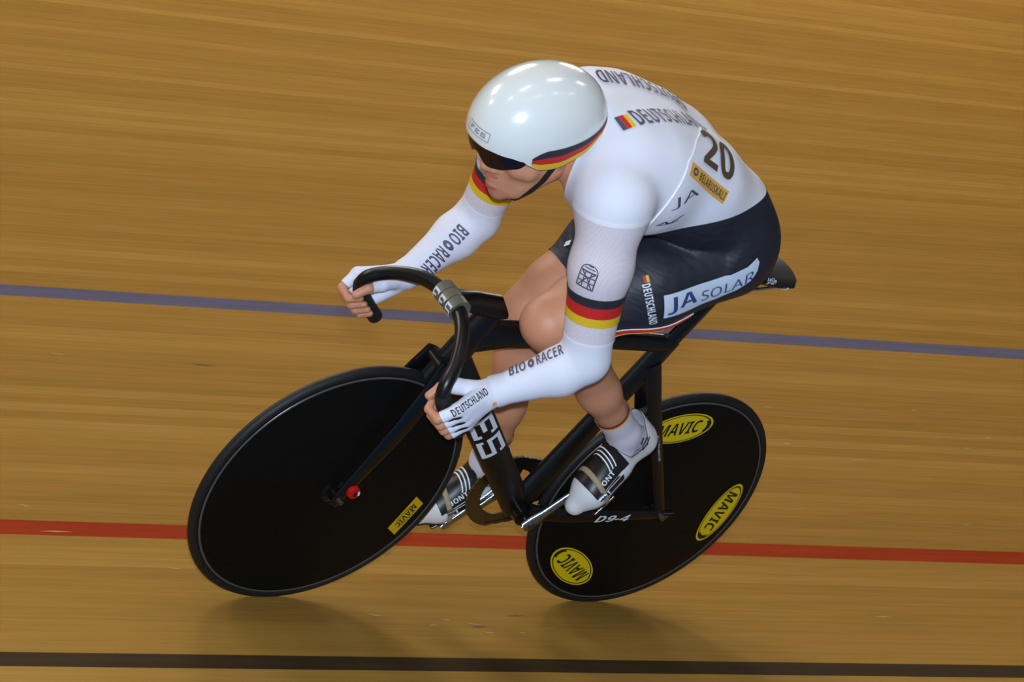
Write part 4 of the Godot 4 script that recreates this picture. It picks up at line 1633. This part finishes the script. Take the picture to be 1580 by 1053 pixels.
func make_prints(suit: Node, shorts: Node) -> void:
	var word := letters("DEUTSCHLAND")
	# shoulders
	var A := Vector3(0.786, 1.384, -0.097)
	var B := Vector3(0.560, 1.400, -0.062)
	print_on("lettering", word, body, A, B, 0.048, Vector3(0.1, 0.98, -0.15), 0.0062, M.print_dark, suit, "dark DEUTSCHLAND lettering")
	var fa := Vector3(0.822, 1.377, -0.099)
	for b in [["flag_bar", M.print_dark, 0.0], ["flag_bar", M.flag_red, 0.34], ["flag_bar", M.flag_gold, 0.67]]:
		print_on(b[0], rects([[b[2], 0.0, b[2] + 0.33, 0.8]]), body, fa, Vector3(0.793, 1.384, -0.097), 0.048, Vector3(0.35, 0.92, -0.15), 0.0062, b[1], suit)
	print_on("lettering", word, body, Vector3(0.560, 1.400, 0.062), Vector3(0.786, 1.384, 0.097), 0.048, Vector3(0.1, 0.98, 0.15), 0.0062, M.print_dark, suit)
	# race number and sponsor patch on the lower back
	print_on("race_number", letters("20"), body, Vector3(0.628, 1.358, -0.142), Vector3(0.520, 1.328, -0.154), 0.086, Vector3(-0.2, 0.72, -0.66), 0.0062, M.print_brown, suit, "brown race number 20")
	var pl := Vector3(0.676, 1.348, -0.180)
	var pr := Vector3(0.540, 1.291, -0.178)
	var pn := Vector3(-0.12, 0.50, -0.85)
	print_on("sponsor_patch", rects([[0, 0, 1, 1]]), body, pl, pr, 0.030, pn, 0.0062, M.gold_patch, suit, "golden sponsor patch reading BELARUSKALI")
	print_on("lettering", moved(letters("BELARUSKALI"), Vector2(0.24, 0.20), Vector2(0.97, 0.78)), body, pl, pr, 0.030, pn, 0.0074, M.print_brown, suit)
	print_on("emblem", moved(ellipse(0.45, 1.0), Vector2(0.05, 0.22), Vector2(0.18, 0.80)), body, pl, pr, 0.030, pn, 0.0074, M.print_dark, suit)
	print_on("lettering", letters("JA", false), body, Vector3(0.692, 1.272, -0.203), Vector3(0.622, 1.306, -0.190), 0.028, Vector3(-0.05, 0.15, -0.98), 0.0062, M.print_dark, suit, "dark JA lettering on the side")
	var zig := PackedVector2Array()
	for q in [[0.0, 0.05, 0.30, 0.55], [0.30, 0.55, 0.42, 0.15], [0.42, 0.15, 1.0, 0.95], [0.12, 0.05, 0.85, 0.35]]:
		var a := Vector2(q[0], q[1])
		var b := Vector2(q[2], q[3])
		var w := (b - a).orthogonal().normalized() * 0.05
		zig.append_array([a - w, a + w, b + w, a - w, b + w, b - w])
	print_on("maker_mark", zig, body, Vector3(0.700, 1.226, -0.197), Vector3(0.640, 1.246, -0.195), 0.022, Vector3(0, -0.15, -1), 0.0062, M.logo_black, suit, "small black zigzag mark")
	piping_on([Vector3(0.575, 1.400, -0.050), Vector3(0.640, 1.395, -0.120), Vector3(0.678, 1.369, -0.165), Vector3(0.702, 1.310, -0.195), Vector3(0.722, 1.253, -0.206), Vector3(0.735, 1.21, -0.19)], Vector3(-0.1, 0.45, -0.88), 0.0022, M.seam, suit)
	# city emblem on the left sleeve: an arched grid
	var arch := []
	arch.append_array([[0.0, 0.0, 1.0, 0.06], [0.0, 0.0, 0.07, 0.72], [0.93, 0.0, 1.0, 0.72], [0.0, 0.26, 1.0, 0.31], [0.0, 0.48, 1.0, 0.53], [0.08, 0.68, 0.92, 0.74], [0.30, 0.0, 0.36, 0.74], [0.64, 0.0, 0.70, 0.74], [0.2, 0.82, 0.8, 0.86], [0.36, 0.92, 0.64, 0.97]])
	var em := rects(arch)
	em.append_array(moved(ellipse(0.88, 1.0, 0.0, PI, 20), Vector2(0.0, 0.42), Vector2(1.0, 1.0)))
	for q in [[0.5, 0.5, 0.12, 0.05], [0.5, 0.5, 0.88, 0.05], [0.5, 0.45, 0.12, 0.70], [0.5, 0.45, 0.88, 0.70]]:
		var a := Vector2(q[0], q[1])
		var b := Vector2(q[2], q[3])
		var w := (b - a).orthogonal().normalized() * 0.03
		em.append_array([a - w, a + w, b + w, a - w, b + w, b - w])
	print_on("sleeve_emblem", em, body, Vector3(0.866, 1.090, -0.240), Vector3(0.843, 1.096, -0.272), 0.055, Vector3(0.80, -0.1, -0.59), 0.0062, M.print_dark, suit, "dark arched grid emblem", 0.008)
	# forearm lettering
	for f in [[Vector3(0.866, 0.826, -0.214), Vector3(0.800, 0.924, -0.252), 0.024, Vector3(0.85, 0.40, -0.33)], [Vector3(0.812, 0.919, 0.200), Vector3(0.876, 0.814, 0.172), 0.032, Vector3(0.57, 0.57, -0.58)]]:
		print_on("lettering", moved(letters("BIO"), Vector2(0, 0), Vector2(0.30, 1)), body, f[0], f[1], f[2], f[3], 0.0062, M.print_dark, suit, "dark BIO lettering along the forearm", 0.008)
		print_on("lettering", moved(letters("RACER"), Vector2(0.50, 0), Vector2(1.0, 1)), body, f[0], f[1], f[2], f[3], 0.0062, M.print_dark, suit, "dark RACER lettering along the forearm", 0.008)
		print_on("emblem", moved(ellipse(0.35, 1.0), Vector2(0.34, 0.0), Vector2(0.46, 0.9)), body, f[0], f[1], f[2], f[3], 0.0062, M.print_dark, suit, "", 0.008)
	# thigh: upright word, sponsor panel, flag piping at the edge
	var tn := Vector3(0.45, 0.1, -0.88)
	var ta := Vector3(0.594, 1.062, -0.130)
	var tb := Vector3(0.540, 0.972, -0.178)
	print_on("lettering", moved(word, Vector2(0.14, 0), Vector2(1, 1)), body, ta, tb, 0.018, tn, 0.0062, M.print_white, shorts, "white DEUTSCHLAND lettering down the thigh", 0.008)
	for b in [[M.flag_black, 0.0], [M.flag_red, 0.33], [M.flag_gold, 0.67]]:
		print_on("flag_bar", rects([[0.0, b[1], 0.12, b[1] + 0.33]]), body, ta, tb, 0.018, tn, 0.0062, b[0], shorts, "", 0.008)
	var ja := Vector3(0.528, 1.001, -0.187)
	var jb := Vector3(0.336, 1.100, -0.200)
	var jn := Vector3(0.2, -0.05, -0.97)
	print_on("sponsor_panel", polygon([Vector2(0, 0), Vector2(0.35, -0.02), Vector2(0.62, 0.04), Vector2(0.84, 0.22), Vector2(0.98, 0.55), Vector2(1.05, 0.95), Vector2(1.07, 1.30), Vector2(1.04, 1.52), Vector2(0.93, 1.25), Vector2(0.75, 1.06), Vector2(0.50, 0.99), Vector2(0.0, 1.0)]), body, ja, jb, 0.058, jn, 0.0062, M.panel_white, shorts, "pale blue panel reading JA SOLAR")
	print_on("lettering", moved(letters("JA"), Vector2(0.04, 0.14), Vector2(0.38, 0.86)), body, ja, jb, 0.058, jn, 0.0075, M.print_blue, shorts, "blue JA lettering")
	var sol := PackedVector2Array()
	for q in letters("SOLAR", false):
		sol.append(Vector2(0.43 + q.x * 0.58, 0.22 + q.y * 0.46 + 0.42 * q.x * q.x * q.x))
	print_on("lettering", sol, body, ja, jb, 0.058, jn, 0.0075, M.print_blue, shorts, "blue SOLAR lettering")
	for b in [[M.seam, 0.0], [M.flag_red, 0.010], [M.flag_gold, 0.018]]:
		var dn: Vector3 = Vector3(-0.02, -1, 0.1) * float(b[1])
		piping_on([Vector3(0.640, 0.930, -0.150) + dn, Vector3(0.577, 0.945, -0.164) + dn, Vector3(0.500, 0.975, -0.178) + dn, Vector3(0.420, 1.012, -0.182) + dn], Vector3(0.1, -0.35, -0.93), 0.0035 if b[1] > 0.0 else 0.0014, b[0], shorts, "hem_piping")
	print_on("logo", polygon([Vector2(0, 0.2), Vector2(0.7, 0), Vector2(1, 0.8), Vector2(0.3, 1)]), body, Vector3(0.565, 1.112, -0.078), Vector3(0.545, 1.116, -0.066), 0.016, Vector3(0.62, 0.75, 0.1), 0.0062, M.print_white, shorts, "small white mark")
	print_on("logo", polygon([Vector2(0, 0.2), Vector2(0.7, 0), Vector2(1, 0.8), Vector2(0.3, 1)]), body, Vector3(0.588, 0.952, 0.099), Vector3(0.576, 0.966, 0.090), 0.012, Vector3(0.88, 0.46, 0.0), 0.0062, M.print_white, shorts)


func make_gloves(hands: Array) -> void:
	for i in 2:
		var s := -1.0 if i == 0 else 1.0
		var nm: Array = hands[i][1]
		var wr := steer(side(WR, s))
		var el := EL_L if s < 0 else EL_R
		var cuff := beyond(wr.lerp(el, 0.05), wr - el)
		var knuckle := beyond(hand_point(s, Vector3(0, -0.018, 0.03)), hand_point(s, Vector3(0, 0.5, 0.1)) - hand_point(s, Vector3(0, 0, 0)))
		var thumb := beyond(hand_point(s, Vector3(0.043, 0.023, -0.026)), hand_point(s, Vector3(0, 0, 0)) - hand_point(s, Vector3(0.5, -0.6, 0)))
		var glove := part("glove", shell(nm, 0.0022, {0: [cuff], 1: [knuckle], 3: [thumb]}), M.glove, rider, "white fingerless racing glove")
		var fl: Field = hands[i][0]
		var o := hand_point(s, Vector3.ZERO)
		var out := Vector3(0, 0, s)
		var e1 := hand_point(s, Vector3(1, 0, 0)) - o
		var kn := [Vector3(0.030, 0.000, 0.040), Vector3(0.006, 0.092, 0.028)]
		var ends := [hand_point(s, kn[0]), hand_point(s, kn[1])]
		if s > 0:
			ends.reverse()
		print_on("lettering", letters("DEUTSCHLAND"), fl, ends[0], ends[1], 0.016 * (1.0 if s < 0 else -1.0), out + e1 * 0.9, 0.0034, M.logo_black, glove, "", 0.006)
		for x in [0.023, 0.0, -0.021]:
			print_on("opening", ellipse(), fl, hand_point(s, Vector3(x, -0.012, 0.04)), hand_point(s, Vector3(x, 0.018, 0.04)), 0.0105, out, 0.0034, M.logo_black, glove, "black slit over the knuckles", 0.005)
		print_on("tag", rects([[0, 0, 1, 1]]), fl, hand_point(s, Vector3(-0.022, 0.084, 0.03)), hand_point(s, Vector3(-0.026, 0.093, 0.03)), 0.010, out, 0.0034, M.gold_patch, glove)
